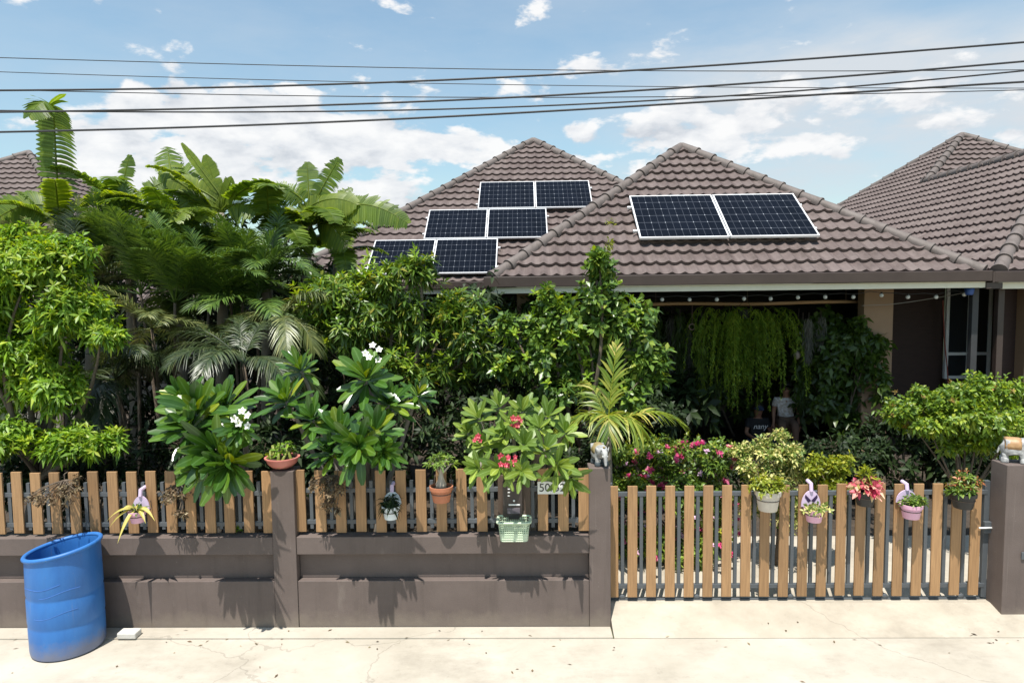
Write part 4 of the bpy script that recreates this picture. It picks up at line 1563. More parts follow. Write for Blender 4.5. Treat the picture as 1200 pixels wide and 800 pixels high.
palm('feathery green palm clump in the middle of the garden, tallest of the palms', [(205, 355), (165, 345, .4), (245, 362, .3)], 10.6, LM['palm'], 15, 1.5, .46, .026, nl=38, base_px=205, els=(15, 85))
palm('silvery feather palm with upright fronds below the tall banana leaf', [(85, 345), (45, 335, .5)], 11.2, LM['palmgrey'], 14, 1.5, .44, .026, nl=38, base_px=75, els=(25, 88), bend=.9)
palm('green palm with arching fronds beside the mango tree', [(300, 360), (285, 340, .5)], 11.0, LM['palm'], 14, 1.4, .44, .026, nl=38, base_px=295, els=(10, 85))
palm('low grey-green palm whose frond fans out flat in the garden gap', [(178, 385)], 9.9, LM['palmgrey'], 11, 1.0, .34, .022, els=(-5, 60), base_px=190)
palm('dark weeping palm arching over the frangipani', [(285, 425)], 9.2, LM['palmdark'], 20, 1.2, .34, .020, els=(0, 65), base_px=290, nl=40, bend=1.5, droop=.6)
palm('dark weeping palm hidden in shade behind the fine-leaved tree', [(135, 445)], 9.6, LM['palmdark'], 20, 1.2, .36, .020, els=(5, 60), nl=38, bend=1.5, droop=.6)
palm('old palm with bowed greyish fronds against the mango leaves', [(330, 370)], 10.2, LM['palmgrey'], 9, 1.15, .34, .024, els=(0, 50), nl=36, bend=1.6, droop=.6)

palm('tall lit feather palm just under the banana leaves, finest fronds', [(150, 305), (222, 305, .3), (120, 320, .2)], 11.6, LM['palm'], 14, 1.3, .40, .024, base_px=160, els=(15, 85), nl=36)
palm('green feather palm rising between the banana with the spear and the mango tree', [(315, 322), (268, 325, .4)], 11.6, LM['palm'], 14, 1.25, .40, .024, base_px=300, els=(10, 80), nl=36)

# golden palm by the gate pillar
h = P(712, 500, 7.75)
gpalm = thing('golden_palm', 'small yellow-green palm with drooping fronds behind the gate pillar', 'palm', (h.x, 7.75, YG))
lv, ms = Leaves(), MB()
for az, e, L, b in ((-95, 62, .58, 3.2), (172, 40, .70, 2.3), (198, 58, .60, 3.0), (-8, 36, .92, 1.5), (-40, 52, .60, 2.8), (52, 80, .98, .5), (120, 66, .7, 1.2)):
    frond(lv, ms, h + Vector((0, 0, -.02)), rad(az), rad(e), L, 20, .36, .034, b, R.uniform(44, 60) if e < 80 else 38, .62 if e < 80 else .3, vee=R.uniform(-.1, .4), r=.010, start=.2, n=4, gap=.12)
lv.build('fronds', LM['yellowpalm'], gpalm)
ms.build('midribs', LM['gold'], gpalm, True)
mb = MB(); limb(mb, (h.x, 7.75, YG - .02), h, .05, .032, .03)
mb.build('trunk', M['greybark'], gpalm, True)


# ------------------------------------------------------------------ bananas
def banana(label, base_px, Y, leaves, mat, group=None, head=None, wild=6, wl=1.45):
    """leaves: (px base, py base, px tip, py tip, width px, bend, tear, lit, dY tip)"""
    hd = P(head[0], head[1], Y)
    root = thing('banana_plant', label, 'banana plant', (P(base_px, 560, Y).x, Y, YG), group)
    st = MB()
    limb(st, (P(base_px, 560, Y).x, Y, YG - .02), hd, .13, .075, .03, 8, 10)
    st.build('stem', M['greybark'], root, True)
    for q in range(wild):
        lv, ms = Leaves(), MB()
        L = wl * R.uniform(.75, 1.15)
        az = q * 2.4 + base_px
        el = rad(R.uniform(12, 68))
        frond(lv, ms, hd + Vector((0, 0, R.uniform(-.25, .1))), az, el, L, 36, .29 * R.uniform(.8, 1.15), L / 36 * R.uniform(1.5, 1.9), R.uniform(1.0, 2.0), 80, R.choice((.08, .15, .4)), 'banana', vee=R.uniform(-.1, .25), r=.022, start=.2, n=4, taper=.35, afall=.12)
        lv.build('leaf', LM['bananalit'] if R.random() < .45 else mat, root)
        ms.build('midrib', LM['bananalit'], root, True)
    for (bx, by, tx, ty, wpx, bend, tear, lit, dy) in leaves:
        a, b = P(bx, by, Y), P(tx, ty, Y + dy)
        d = b - a
        L = d.length
        sag = Vector((0, 0, 1)) * L * (0 if isinstance(bend, list) else bend)
        K = 26
        if isinstance(bend, list):
            wp = [a] + [P(q[0], q[1], Y + q[2]) for q in bend] + [b]
            tt = np.linspace(0, len(wp) - 1, K + 1)
            raw = [wp[min(int(t), len(wp) - 2)].lerp(wp[min(int(t), len(wp) - 2) + 1], t - min(int(t), len(wp) - 2)) for t in tt]
            for _ in range(4): raw = [raw[0]] + [(raw[i - 1] + raw[i] * 2 + raw[i + 1]) / 4 for i in range(1, K)] + [raw[-1]]
            pts = raw
            L = sum((q - p).length for p, q in zip(pts[:-1], pts[1:]))
        else:
            pts = [a + d * t + sag * (4 * t * (1 - t)) * .5 for t in np.linspace(0, 1, K + 1)]
        ms = MB()
        ms.tube([hd] + pts, [.028] + [.020 * (1 - .85 * i / K) for i in range(K + 1)], 6)
        ms.build('midrib', LM['bananalit'], root, True)
        lv = Leaves()
        W = wpx * 1.3 * Y / FPX
        ps, ds, us, Ls, Ws, dr = [], [], [], [], [], []
        nl = 44
        view = Vector((0, -1, .45)).normalized()
        tilt = R.uniform(-.5, .5)
        hang = {1: R.random() < .5, -1: R.random() < .5}
        run = {1: 0., -1: 0.}
        for i in range(nl):
            t = .04 + .96 * (i + .5) / nl
            f = t * K
            j = min(K - 1, int(f))
            c = pts[j].lerp(pts[j + 1], f - j)
            tg = (pts[j + 1] - pts[j]).normalized()
            s = tg.cross(view + Vector((tilt, 0, 0)))
            s.normalize()
            nn = s.cross(tg)
            w = W * .5 * min(1, (t * 6 + .25)) * min(1, (1.03 - t) * 3.2) ** .6
            for sg in (1, -1):
                if R.random() < tear: run[sg] = R.uniform(.05, .6)
                ps.append(c)
                ds.append(s * sg + tg * .32 + Vector((0, 0, -run[sg] * .5)))
                us.append(nn)
                Ls.append(w * R.uniform(.94, 1.03))
                Ws.append(L / nl * (1.5 if run[sg] < .3 else 1.12))
                dr.append(.12 + run[sg] * .5)
        lv.add(np.array([tuple(x) for x in ps]), np.array([tuple(x) for x in ds]), np.array([tuple(x) for x in us]), np.array(Ls), np.array(Ws), 4, 'banana', np.array(dr), .0)
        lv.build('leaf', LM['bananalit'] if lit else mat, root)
    return root


banana('banana plant with one very tall upright leaf curling over at the tip', 72, 11.8,
       [(72, 262, 34, 136, 40, [(66, 200, 0), (64, 150, 0), (62, 122, -.1), (48, 118, -.3)], .05, 0, -.45), (66, 250, 20, 232, 26, .25, .2, 0, .2), (70, 245, -18, 268, 44, .35, .1, 0, -.3), (75, 250, 52, 210, 12, .0, .1, 1, 0.1)], LM['banana'], 'banana plants', (70, 262))
banana('banana plant with torn leaf blades spread over the palms, nearest the tall one', 165, 12.6,
       [(140, 240, 152, 182, 22, .12, .5, 0, .1), (150, 245, 112, 236, 20, .3, .3, 0, 0), (160, 240, 205, 212, 30, .3, .5, 0, .3), (165, 250, 190, 262, 30, .4, .4, 0, -.3)], LM['banana'], 'banana plants', (152, 262))
banana('banana plant with a rolled new leaf spear and broad sunlit leaves', 255, 12.2,
       [(258, 228, 213, 168, 9, .0, 0, 1, .1), (260, 236, 240, 182, 17, .02, .1, 1, .1), (262, 240, 272, 208, 26, .1, .1, 1, -.2), (256, 236, 196, 212, 24, .18, .25, 1, 0), (254, 236, 186, 205, 34, .35, .6, 0, .4), (255, 240, 188, 268, 40, .55, .25, 0, -.3), (258, 246, 205, 262, 30, .4, .3, 1, -.5), (264, 246, 300, 250, 30, .4, .4, 0, -.2),
        (200, 205, 196, 172, 26, .1, .4, 0, .6)], LM['banana'], 'banana plants', (258, 250))
banana('banana plant with dark torn leaves leaning over the rear roof', 365, 13.0,
       [(362, 235, 360, 190, 22, .05, .2, 0, .2), (370, 235, 398, 186, 22, .06, .5, 0, 0), (358, 238, 316, 226, 26, .45, .55, 0, -.1), (352, 240, 306, 222, 14, .3, .3, 0, .2), (345, 258, 418, 240, 30, .35, .2, 1, -.3), (372, 255, 478, 262, 30, .32, .6, 0, -.5), (375, 248, 412, 220, 16, .1, .7, 0, .3), (360, 250, 330, 275, 30, .5, .5, 0, -.3), (370, 262, 408, 290, 30, .4, .4, 0, -.3), (362, 262, 350, 300, 30, .3, .4, 0, -.2)],
       LM['banana'], 'banana plants', (362, 262))


banana('young banana plant whose leaves fill the gap behind the feather palms', 215, 12.0, [], LM['banana'], 'banana plants', (208, 275), 9, 1.2)
banana('banana plant with low dark blades between the spear-bearing one and the roof hip', 315, 12.4, [], LM['banana'], 'banana plants', (315, 275), 9, 1.3)
banana('banana plant standing lowest, next to the roof hip above the mango tree', 400, 13.6, [], LM['banana'], 'banana plants', (398, 283), 8, 1.1)
banana('banana plant half hidden between the tall upright leaf and the torn blades', 112, 12.4, [], LM['banana'], 'banana plants', (112, 285), 8, 1.2)

# ------------------------------------------------------------------ frangipani and desert rose
def flower(lv, c, ax, r, petals=5, prof='obovate', w=.75, cup=50):
    ax = nrm(np.array(ax)[None])[0]
    a = nrm(np.cross(ax, [0.3, .2, .9])[None])[0]
    b = np.cross(ax, a)
    for k in range(petals):
        an = 2 * PI * k / petals
        th = rad(cup)
        d = ax * math.cos(th) + (a * math.cos(an) + b * math.sin(an)) * math.sin(th)
        lv.add(np.array(c)[None], d, ax, r, r * w, 3, prof, .0, .1, .35)


def rosettes(name, label, cat, base, ros, L, W, mat, nleaf=18, flowers=(), fmat=None, group=None, bark='greybark', droop=.10, pot=None, stem_r=.03, face=.55, n=6, ang=(15, 100), prof='obovate', fl=.055):
    """ros: (px, py, Y, scale[, ax, az]) - each rosette looks partly at the street, so seen fully open"""
    base = Vector(base)
    root = thing(name, label, cat, base, group)
    lv = Leaves()
    st = MB()
    for rr in ros:
        c = P(rr[0], rr[1], rr[2])
        sc_ = rr[3]
        lean = (c - base)
        ax = Vector((lean.x * .45 + R.uniform(-.2, .2), -face + R.uniform(-.15, .15), .75)).normalized()
        if len(rr) > 4: ax = Vector(rr[4:7]).normalized()
        a = ax.orthogonal().normalized()
        b = ax.cross(a)
        for i in range(nleaf):
            an = 2.39996 * i + R.uniform(-.2, .2)
            f = (i + .5) / nleaf
            th = rad(ang[0] + (ang[1] - ang[0]) * f + R.uniform(-7, 7))
            d = ax * math.cos(th) + (a * math.cos(an) + b * math.sin(an)) * math.sin(th)
            l = L * sc_ * (.62 + .42 * math.sin(PI * (.18 + .6 * f))) * R.uniform(.68, 1.12)
            p = c - ax * (.10 * sc_ * f)
            lv.add(np.array(tuple(p))[None], np.array(tuple(d)), np.array(tuple(ax)), l, W * sc_ * R.uniform(.85, 1.12), n, prof, droop * R.uniform(.4, 1.5), .22, R.uniform(-.05, .12))
        fk = base + Vector(((c.x - base.x) * .3, .02 + R.uniform(0, .12), R.uniform(.75, 1.1)))
        over = Vector((c.x * .6 + fk.x * .4, 6.98, max(1.72, c.z - .15))) if c.y < 6.9 else fk.lerp(c, .55) + Vector((0, .03, .03))
        mid = fk.lerp(over, .5) + Vector((0, .06, .05))
        st.tube([base + Vector(((c.x - base.x) * .1, 0, 0)), fk, mid, over, over.lerp(c, .6) + Vector((0, 0, .04)), c - ax * .03],
                [stem_r * 1.3, stem_r * 1.1, stem_r, stem_r * .85, stem_r * .7, stem_r * .6], 7)
    lv.build('leaves', mat, root)
    st.build('stem', M[bark], root, True)
    if flowers:
        for fx, fy, fY, r in flowers:
            c = P(fx, fy, fY)
            fv = Leaves()
            flower(fv, tuple(c), (R.uniform(-.4, .4), -.9, .45 + R.uniform(-.2, .3)), r)
            fo = fv.build('flower', fmat, root)
            ym = MB(); ym.ball(c + Vector((0, -.008, .004)), r * .16, 8, 5)
            ym.build('flower_centre', LM['gold'] if fmat is LM['whitefl'] else LM['redfl'], fo)
    return root


wf = lambda x, y, Y: [(x + dx, y + dy, Y + R.uniform(-.03, .03), .040) for dx, dy in ((-7, 3), (2, -6), (9, -1), (9, 11), (-2, 8))]
rosettes('frangipani', 'large frangipani with white blossoms leaning on the longer picket bay', 'frangipani', (P(262, 560, 7.35).x, 7.35, YG),
         [(232, 482, 6.9, 1.10), (262, 476, 7.2, 1.0), (222, 502, 6.75, .9), (252, 528, 6.5, .95, -.1, -.9, .1), (280, 500, 6.45, .5, .15, -.95, .35), (268, 545, 6.4, .85, .1, -.9, -.25), (238, 548, 6.45, .75, -.3, -.9, -.1), (213, 465, 7.3, .75)],
         .43, .104, LM['frangi'], 30, wf(282, 488, 6.34), LM['whitefl'], stem_r=.032)
rosettes('frangipani', 'frangipani with a white flower head beside the dark mango foliage', 'frangipani', (P(420, 560, 7.4).x, 7.4, YG),
         [(429, 442, 7.2, 1.08), (398, 508, 6.6, .95), (420, 522, 6.4, .85, .1, -.9, .3), (388, 530, 6.5, .7), (455, 472, 7.2, .85), (440, 505, 6.6, .85), (352, 432, 7.4, .75), (334, 468, 7.1, .9), (490, 462, 7.4, .66), (366, 490, 6.9, .75), (450, 530, 6.45, .6, .3, -.9, 0)],
         .39, .096, LM['frangi'], 28, wf(435, 411, 7.05), LM['whitefl'], stem_r=.030)

rf = lambda x, y, Y, n, s: [(x + R.uniform(-s, s), y + R.uniform(-s * .7, s * .7), Y + R.uniform(-.03, .03), R.uniform(.024, .036)) for _ in range(n)]
rosettes('desert_rose', 'bushy plant with matt green leaves and crimson flowers above the mailbox', 'flowering shrub', (P(610, 560, 7.15).x, 7.15, YG),
         [(560, 488, 7.1, .9), (585, 475, 7.2, .85), (612, 480, 7.2, .9), (642, 487, 7.15, .9), (662, 505, 7.05, .85), (565, 520, 6.95, .95), (590, 510, 6.95, .9), (548, 505, 7.05, .75), (615, 520, 6.65, .95), (640, 525, 6.6, .9), (655, 545, 6.5, .8, .4, -.8, .2), (585, 548, 6.5, .8, -.2, -.9, .2),
          (612, 552, 6.45, .75, .1, -.9, .3), (668, 562, 6.5, .82, .4, -.9, -.35), (560, 548, 6.6, .8, -.4, -.8, .2), (632, 500, 7.0, .8), (600, 495, 7.0, .8)],
         .285, .086, LM['redfr'], 15, rf(608, 495, 6.72, 8, 8) + rf(595, 540, 6.42, 10, 9) + rf(558, 514, 6.75, 4, 5), LM['redfl'], stem_r=.03, n=4)

# ------------------------------------------------------------------ shrubs behind the gate
def shrub(name, label, Y, base_px, blobs, nt_, per, L, W, mat, cat='shrub', **kw):
    return tree(name, label, cat, Y, base_px, blobs, nt_, per, L, W, mat, trunk_r=.03, base_z=YG, **kw)


shrub('bougainvillea', 'bushy shrub with magenta and pale lilac flowers behind the gate', 8.2, 790,
      [(745, 545, 32, 28), (785, 543, 36, 32), (825, 540, 36, 30), (770, 570, 50, 30), (840, 555, 30, 32), (800, 585, 60, 40), (735, 585, 30, 40), (760, 640, 50, 40), (830, 635, 50, 40)],
      1700, 8, .062, .034, LM['shrub'], prof='oval', lower=.5,
      extra=[('flower_cluster', LM['pinkfl'], .055, .050, .042, 6, (30, 90)), ('pale_flower_cluster', LM['lilacfl'], .035, .036, .030, 5, (30, 90)), ('pale_leaves', LM['gold'], .07, .05, .03, 5, (30, 90))])
shrub('variegated_shrub', 'pale cream-edged shrub behind the white hanging pot', 8.0, 912,
      [(885, 537, 32, 24), (912, 530, 28, 22), (932, 545, 22, 26), (905, 562, 42, 28), (912, 512, 9, 14), (905, 600, 40, 35)],
      1000, 8, .056, .030, LM['varieg'], prof='oval', lower=.5)
shrub('gold_shrub', 'small yellow-green shrub between two hanging pots, behind the gate', 7.9, 968,
      [(962, 550, 22, 16), (984, 546, 15, 18), (970, 572, 26, 22)], 420, 7, .062, .034, LM['gold'], prof='oval', lower=.5)
shrub('shade_shrub', 'dark shrub in the shade at the terrace edge behind the yellow-green one', 9.6, 965,
      [(975, 525, 38, 24), (945, 545, 34, 30), (1000, 545, 30, 30)], 150, 7, .10, .045, LM['dark'], prof='oval', lower=.6)
shrub('rosy_bush', 'rounded sunlit bush with coppery new leaves beside the latch end of the gate', 8.3, 1125,
      [(1080, 478, 38, 28), (1066, 495, 28, 26), (1125, 500, 60, 40), (1175, 520, 50, 30), (1120, 475, 36, 28), (1150, 470, 40, 26), (1110, 500, 50, 30), (1160, 505, 50, 32), (1200, 475, 34, 34), (1135, 460, 30, 16), (1230, 500, 40, 40), (1130, 522, 40, 18)],
      2100, 8, .072, .037, LM['bush'], prof='oval', lower=.6, dep=1.0,
      extra=[('coppery_leaves', LM['copper'], .022, .05, .024, 6, (30, 90))])

for px, py, rx, ry, Y in ((1050, 530, 40, 50, 10.6), (1090, 520, 40, 60, 10.9), (1130, 530, 45, 50, 10.5), (1170, 530, 45, 60, 10.8), (1010, 545, 34, 40, 10.4), (820, 560, 50, 30, 10.2), (880, 560, 50, 30, 10.4), (760, 550, 50, 40, 10.0), (940, 560, 40, 30, 10.3)):  # added dark bushes stand in for the deep shade of this gap
    tree('shade_fill_bush', 'added dark low bush standing in for the gloom between the gate shrubs and the terrace', 'bush', Y, px, [(px, py, rx, ry), (px + 14, py - ry * .4, rx * .6, ry * .5), (px - 10, py + 25, rx * .8, ry * .6)],
         150, 8, .14, .06, LM['dark'], 'oval', (40, 110), .3, .2, .3, .03, group='added dark bushes before the terrace', lower=.8)

def moss(px, py0, py1, Y, label, w=.06, mat='moss', name='hanging_moss', cat='air plant'):
    a, b = P(px, py0, Y), P(px, py1, Y)
    root = thing(name, label, cat, tuple(a))
    lv = Leaves()
    k = int((a.z - b.z) * 420)
    t = rng.random(k)
    ps = np.stack([a.x + rng.normal(size=k) * w * (.4 + .6 * np.sin(PI * np.clip(t + .1, 0, 1))), a.y + rng.normal(size=k) * w, a.z + (b.z - a.z) * t], 1)
    d = np.stack([rng.normal(size=k) * .35, rng.normal(size=k) * .35, -np.ones(k)], 1)
    lv.add(ps, d, rdir(k), .16, .012, 2, 'strap', .1, .1)
    lv.build('strands', LM[mat], root)
    mb = MB(); mb.tube([a + Vector((0, 0, .1)), a, a.lerp(b, .9)], .006, 5)
    mb.build('string', M['wire'], root)
    return root


# ------------------------------------------------------------------ terrace plants
Yf = 13.05
c = P(872, 362, Yf)
fern = thing('hanging_fern', 'big trailing fern hanging from the bamboo pole', 'fern', (c.x, Yf, c.z))
lv, ms = Leaves(), MB()
for i in range(150):
    px = R.gauss(874, 27)
    px = min(926, max(824, px))
    top = P(px, R.uniform(358, 378), Yf + R.uniform(-.28, .22))
    ln = R.choice((R.uniform(.5, 1.1), R.uniform(.9, 1.5), R.uniform(1.2, 2.0))) * (1 - .25 * abs(px - 874) / 50)
    out = Vector(((px - 874) * .006 + R.uniform(-.14, .14), R.uniform(-.28, .12), 0))
    pts = [top + out * (1 - math.exp(-3 * t)) + Vector((0, 0, .05 * math.sin(PI * min(1, t * 4)) - ln * t)) for t in np.linspace(0, 1, 9)]
    ms.tube(pts, .004, 4)
    nn_ = int(ln * 46)
    t = rng.random(nn_)
    seg = np.array([tuple(p) for p in pts])
    idx = np.clip((t * 8).astype(int), 0, 7)
    fr = (t * 8 - idx)[:, None]
    ps = seg[idx] * (1 - fr) + seg[idx + 1] * fr
    an = rng.random(nn_) * 2 * PI
    d = np.stack([np.cos(an), np.sin(an) - .2, -.45 - .3 * rng.random(nn_)], 1)
    lv.add(ps, d, UPV + rng.normal(size=(nn_, 3)) * .3, .085 * (1.1 - .55 * t), .026, 2, 'lance', .35, .15)
lv.build('fronds', LM['fern'], fern)
ms.build('stalks', LM['fern'], fern)
mb = MB(); mb.lathe([(.10, -.16), (.15, 0), (.16, .01)], c + Vector((0, 0, -.02)), 16)
mb.tube([c + Vector((-.15, 0, 0)), c + Vector((0, -.1, .2)), c + Vector((.15, 0, 0))], .005, 5)
mb.build('pot', M['black'], fern)

x0, x1 = XW(748, 13.2, 357), XW(1004, 13.2, 355)
zb = (ZW(358, 13.2, 748) + ZW(353, 13.2, 1004)) / 2
bam = thing('bamboo_pole', 'long tan bamboo pole hung level under the eave', 'pole', ((x0 + x1) / 2, 13.2, zb))
mb = MB(); mb.tube([(x0 + (x1 - x0) * t, 13.2, zb + .012 * math.sin(9 * t)) for t in np.linspace(0, 1, 20)], .034, 10)
mb.build('cane', M['bamboo'], bam, True)
for t in (.08, .5, .95):
    mb = MB(); x = x0 + (x1 - x0) * t
    mb.tube([(x, 13.2, zb), (x, 13.2, zf - .05)], .006, 5)
    mb.build('tie', M['wire'], bam)

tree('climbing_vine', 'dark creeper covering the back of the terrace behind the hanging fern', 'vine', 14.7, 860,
     [(770, 420, 34, 60), (820, 440, 40, 60), (870, 430, 40, 70), (920, 420, 34, 70), (800, 390, 40, 26), (760, 480, 36, 40)], 420, 7, .17, .09, LM['vine'], 'oval', (40, 100), .4, -.2, .4, .03, lower=.9, base_z=FL, dep=.3, lump=False)
for px, a_, b_, lb in ((768, 366, 455, 'leafy green strand trailing from the eave, nearest the lime tree crown'), (797, 368, 440, 'leafy green strand trailing beside the little ring'), (838, 372, 500, 'long leafy green strand trailing at the fern edge by the ring'), (941, 372, 480, 'leafy green strand trailing between the fern and the vine')):
    moss(px, a_, b_, 13.3, lb, .075, 'vine', 'trailing_plant', 'hanging plant')
# string of globe bulbs under the fascia
yl = 12.22
bp = [(776, 351), (808, 351), (840, 351), (872, 350), (903, 350), (935, 348.5), (967, 348), (1000, 348), (1033, 346), (1064, 348), (1097, 348), (1130, 345), (640, 352), (672, 352), (705, 352), (740, 352)]
bp.sort()
sl_ = thing('string_light', 'string of small pale globe bulbs under the cream fascia', 'string light', tuple(P(900, 348, yl)))
mb = MB()
pts = []
for a in bp:
    p = P(a[0], a[1], yl)
    pts += [p + Vector((-.2, 0, .07)), p + Vector((0, 0, .045))]
mb.tube(pts, .006, 5)
mb.build('cord', M['cable'], sl_)
bulbm = surf('frosted_bulb', (.72, .72, .68), (.78, .78, .74), 5, .25, 0)
for a in bp:
    p = P(a[0], a[1], yl)
    mb = MB(); mb.ball(p, .036, 12, 8)
    b = mb.build('bulb', bulbm, sl_, True)
    mb = MB(); mb.tube([p + Vector((0, 0, .028)), p + Vector((0, 0, .06))], .017, 8)
    mb.build('socket', M['black'], b)

# the wire drooping from the column to the corner, red cord
mb = MB()
w = [P(a, b, 12.6) for a, b in ((1010, 358), (1040, 357), (1065, 354), (1090, 350), (1115, 346), (1130, 343))]
mb.tube(w, .006, 5)
tag(mb.build('drooping_wire', surf('pale_wire', (.3, .28, .25), None, 5, .6, 0)), 'thin wire drooping from the tan column to the house corner', 'wire')
mb = MB()
w = [P(a, b, 14.0) for a, b in ((1105, 352), (1107, 400), (1110, 430), (1112, 460))]
mb.tube(w, .012, 5)
tag(mb.build('red_cord', surf('red_cord', (.28, .06, .04), None, 5, .6, 0)), 'dull red cord hanging down the dark wall beside the window', 'cord')
c = P(1136, 341, 12.05)
bu = thing('blue_cup', 'small blue cup-shaped fitting under the gutter corner', 'cup', tuple(c))
mb = MB(); mb.lathe([(.055, -.07), (.06, -.06), (.085, .07), (.08, .07), (.05, -.05)], c, 16)
mb.build('shell', surf('blue_cup', (.03, .07, .22), (.04, .09, .27), 5, .5, 0), bu, True)
mb = MB(); mb.box(c.x - .04, c.x + .04, c.y - .03, c.y + .03, c.z + .072, c.z + .11)
mb.build('cap', M['white'], bu)


moss(822, 372, 470, 13.1, 'grey-green strand of moss hanging at the fern edge, nearest the lime tree', .05, 'fern')
moss(806, 385, 500, 13.6, 'longest grey moss strand in the dim terrace, under the little ring', .06)
moss(787, 370, 470, 13.8, 'grey moss strand beside the lime tree in the dim terrace', .06)
moss(948, 372, 420, 13.0, 'short grey moss strand between the fern and the vine, under a white knob', .045)
moss(962, 370, 405, 13.1, 'short grey moss strand hanging before the vine leaves', .045)
mb = MB()
c = P(811, 383, 13.0)
mb.tube([c + Vector((.055 * math.cos(a), 0, .055 * math.sin(a))) for a in np.linspace(0, 2 * PI, 18)], .008, 6)
mb.tube([c + Vector((0, 0, .055)), c + Vector((0, 0, .42))], .003, 4)
tag(mb.build('ring_ornament', surf('pinkish_ring', (.42, .26, .22), None, 5, .5, 0)), 'small pinkish ring hanging in the dim terrace beside the fern', 'ornament')
c = P(934, 416, 13.2)
orn = thing('mobile_ornament', 'pale shell mobile hanging between fern and vine', 'ornament', tuple(c))
mb = MB(); mb.ball(c, .07, 12, 8, (1, .8, 1.2))
mb.build('shell', surf('pale_shell', (.36, .27, .23), (.45, .35, .30), 9, .6, .1), orn, True)
mb = MB(); mb.ball(c + Vector((.02, 0, .42)), .04, 10, 6, (1.4, .8, .8))
mb.build('shell', surf('white_shell', (.55, .53, .52), None, 9, .6, 0), orn, True)
mb = MB(); mb.tube([c, c + Vector((.02, 0, .42)), c + Vector((.02, 0, .9))], .004, 5)
mb.build('string', M['wire'], orn)

tree('climbing_vine', 'leafy green vine climbing over the tan terrace column', 'vine', 13.0, 985,
     [(965, 410, 32, 50, .2), (1000, 435, 36, 60, -.1), (985, 480, 45, 50, 0), (1022, 410, 18, 40, -.4), (960, 480, 26, 60, .3), (1012, 500, 30, 50, -.1), (1008, 395, 14, 24, -.3), (945, 440, 20, 60, .3), (1025, 460, 16, 50, -.4)],
     900, 6, .15, .09, LM['vine'], 'oval', (40, 100), .35, -.2, .4, .03, lower=.9, base_z=FL, dep=.35)
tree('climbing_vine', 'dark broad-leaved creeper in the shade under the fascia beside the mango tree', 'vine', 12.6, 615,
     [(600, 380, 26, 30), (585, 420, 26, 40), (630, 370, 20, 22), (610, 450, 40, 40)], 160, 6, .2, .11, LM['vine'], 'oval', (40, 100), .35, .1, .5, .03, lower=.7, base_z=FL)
for i, (px, py, rx, ry) in enumerate(((745, 470, 40, 60), (800, 480, 30, 50), (770, 510, 40, 40))):
    tree('terrace_plant', ('broad dark-leaved plant in the dim terrace by the golden palm', 'dark leafy plant on the terrace under the long moss strand', 'low dark plant at the terrace edge above the magenta flowers')[i], 'plant', 12.9 + .2 * i, px,
         [(px, py, rx, ry)], 70, 6, .26, .13, LM['dark'], 'oval', (40, 100), .3, .2, .4, .02, lower=.7, base_z=FL)


# ------------------------------------------------------------------ hanging pots
def pot_plant(label, px, py_rim, Y, wpx, hpx, potmat, cat='potted plant', taper=.72, round_=False, hanger=True, name='hanging_pot', group='pots hung on the pickets'):
    c = P(px, py_rim, Y)
    r = wpx * .5 * Y / FPX
    h = hpx * Y / FPX
    root = thing(name, label, cat, (c.x, Y, c.z - h), group)
    mb = MB()
    if round_:
        prof = [(r * .35, 0), (r * .62, h * .15), (r * .88, h * .5), (r * .98, h * .9), (r * 1.06, h * .92), (r * 1.06, h), (r * .94, h), (r * .9, h * .8), (.01, h * .78)]
    else:
        prof = [(r * taper, 0), (r * (taper + .02), h * .02), (r * .94, h * .76), (r * 1.04, h * .77), (r * 1.06, h), (r * .95, h), (r * .9, h * .8), (.01, h * .78)]
    mb.lathe(prof, (c.x, Y, c.z - h), 24)
    auto_smooth(mb.build('pot', potmat, root), 40)
    mb = MB(); mb.lathe([(r * .93, 0), (.01, .004)], (c.x, Y, c.z - h * .16), 16)
    mb.build('potting_soil', M['soil'], root)
    if hanger:
        mb = MB()
        z = c.z - h * .45
        q = r * .9
        mb.tube([(c.x + q * math.cos(a), Y + q * math.sin(a), z) for a in np.linspace(0, 2 * PI, 22)], .0045, 5, cap=False)
        for sx in (-1, 1):
            yb_ = (YP if px < 716 else YGT) - .004
            mb.tube([(c.x + sx * q, Y, z), (c.x + sx * q * .9, yb_, z + h * .3), (c.x + sx * q * .8, yb_, c.z + .06), (c.x + sx * q * .8, yb_ + .04, c.z + .065)], .0045, 5)
        mb.build('hanger', M['wire'], root)
    return root, Vector((c.x, Y, c.z)), r, h


def tuft(root, c, r, k, per, L, W, mat, hgt=.1, wide=1.1, prof='oval', nm='foliage', spread=(30, 100), droop=.3, n=2, drop=0.0):
    lv = Leaves()
    o = rdir(k)
    o[:, 2] = np.abs(o[:, 2]) - drop
    tips = np.array(tuple(c)) + o * np.array([r * wide, r * wide * .8, hgt]) * (.45 + .6 * rng.random((k, 1))) + np.array([0, 0, .0])
    twigs(lv, tips, o, per, L, W, prof, spread, n, droop, .2, .02, .4)
    lv.build(nm, mat, root)
    mb = MB()
    for t in tips[:: max(1, k // 14)]:
        limb(mb, c - Vector((0, 0, r * .3)), Vector(t), .006, .003, .1, 4, 5)
    mb.build('stems', M['greybark'], root)


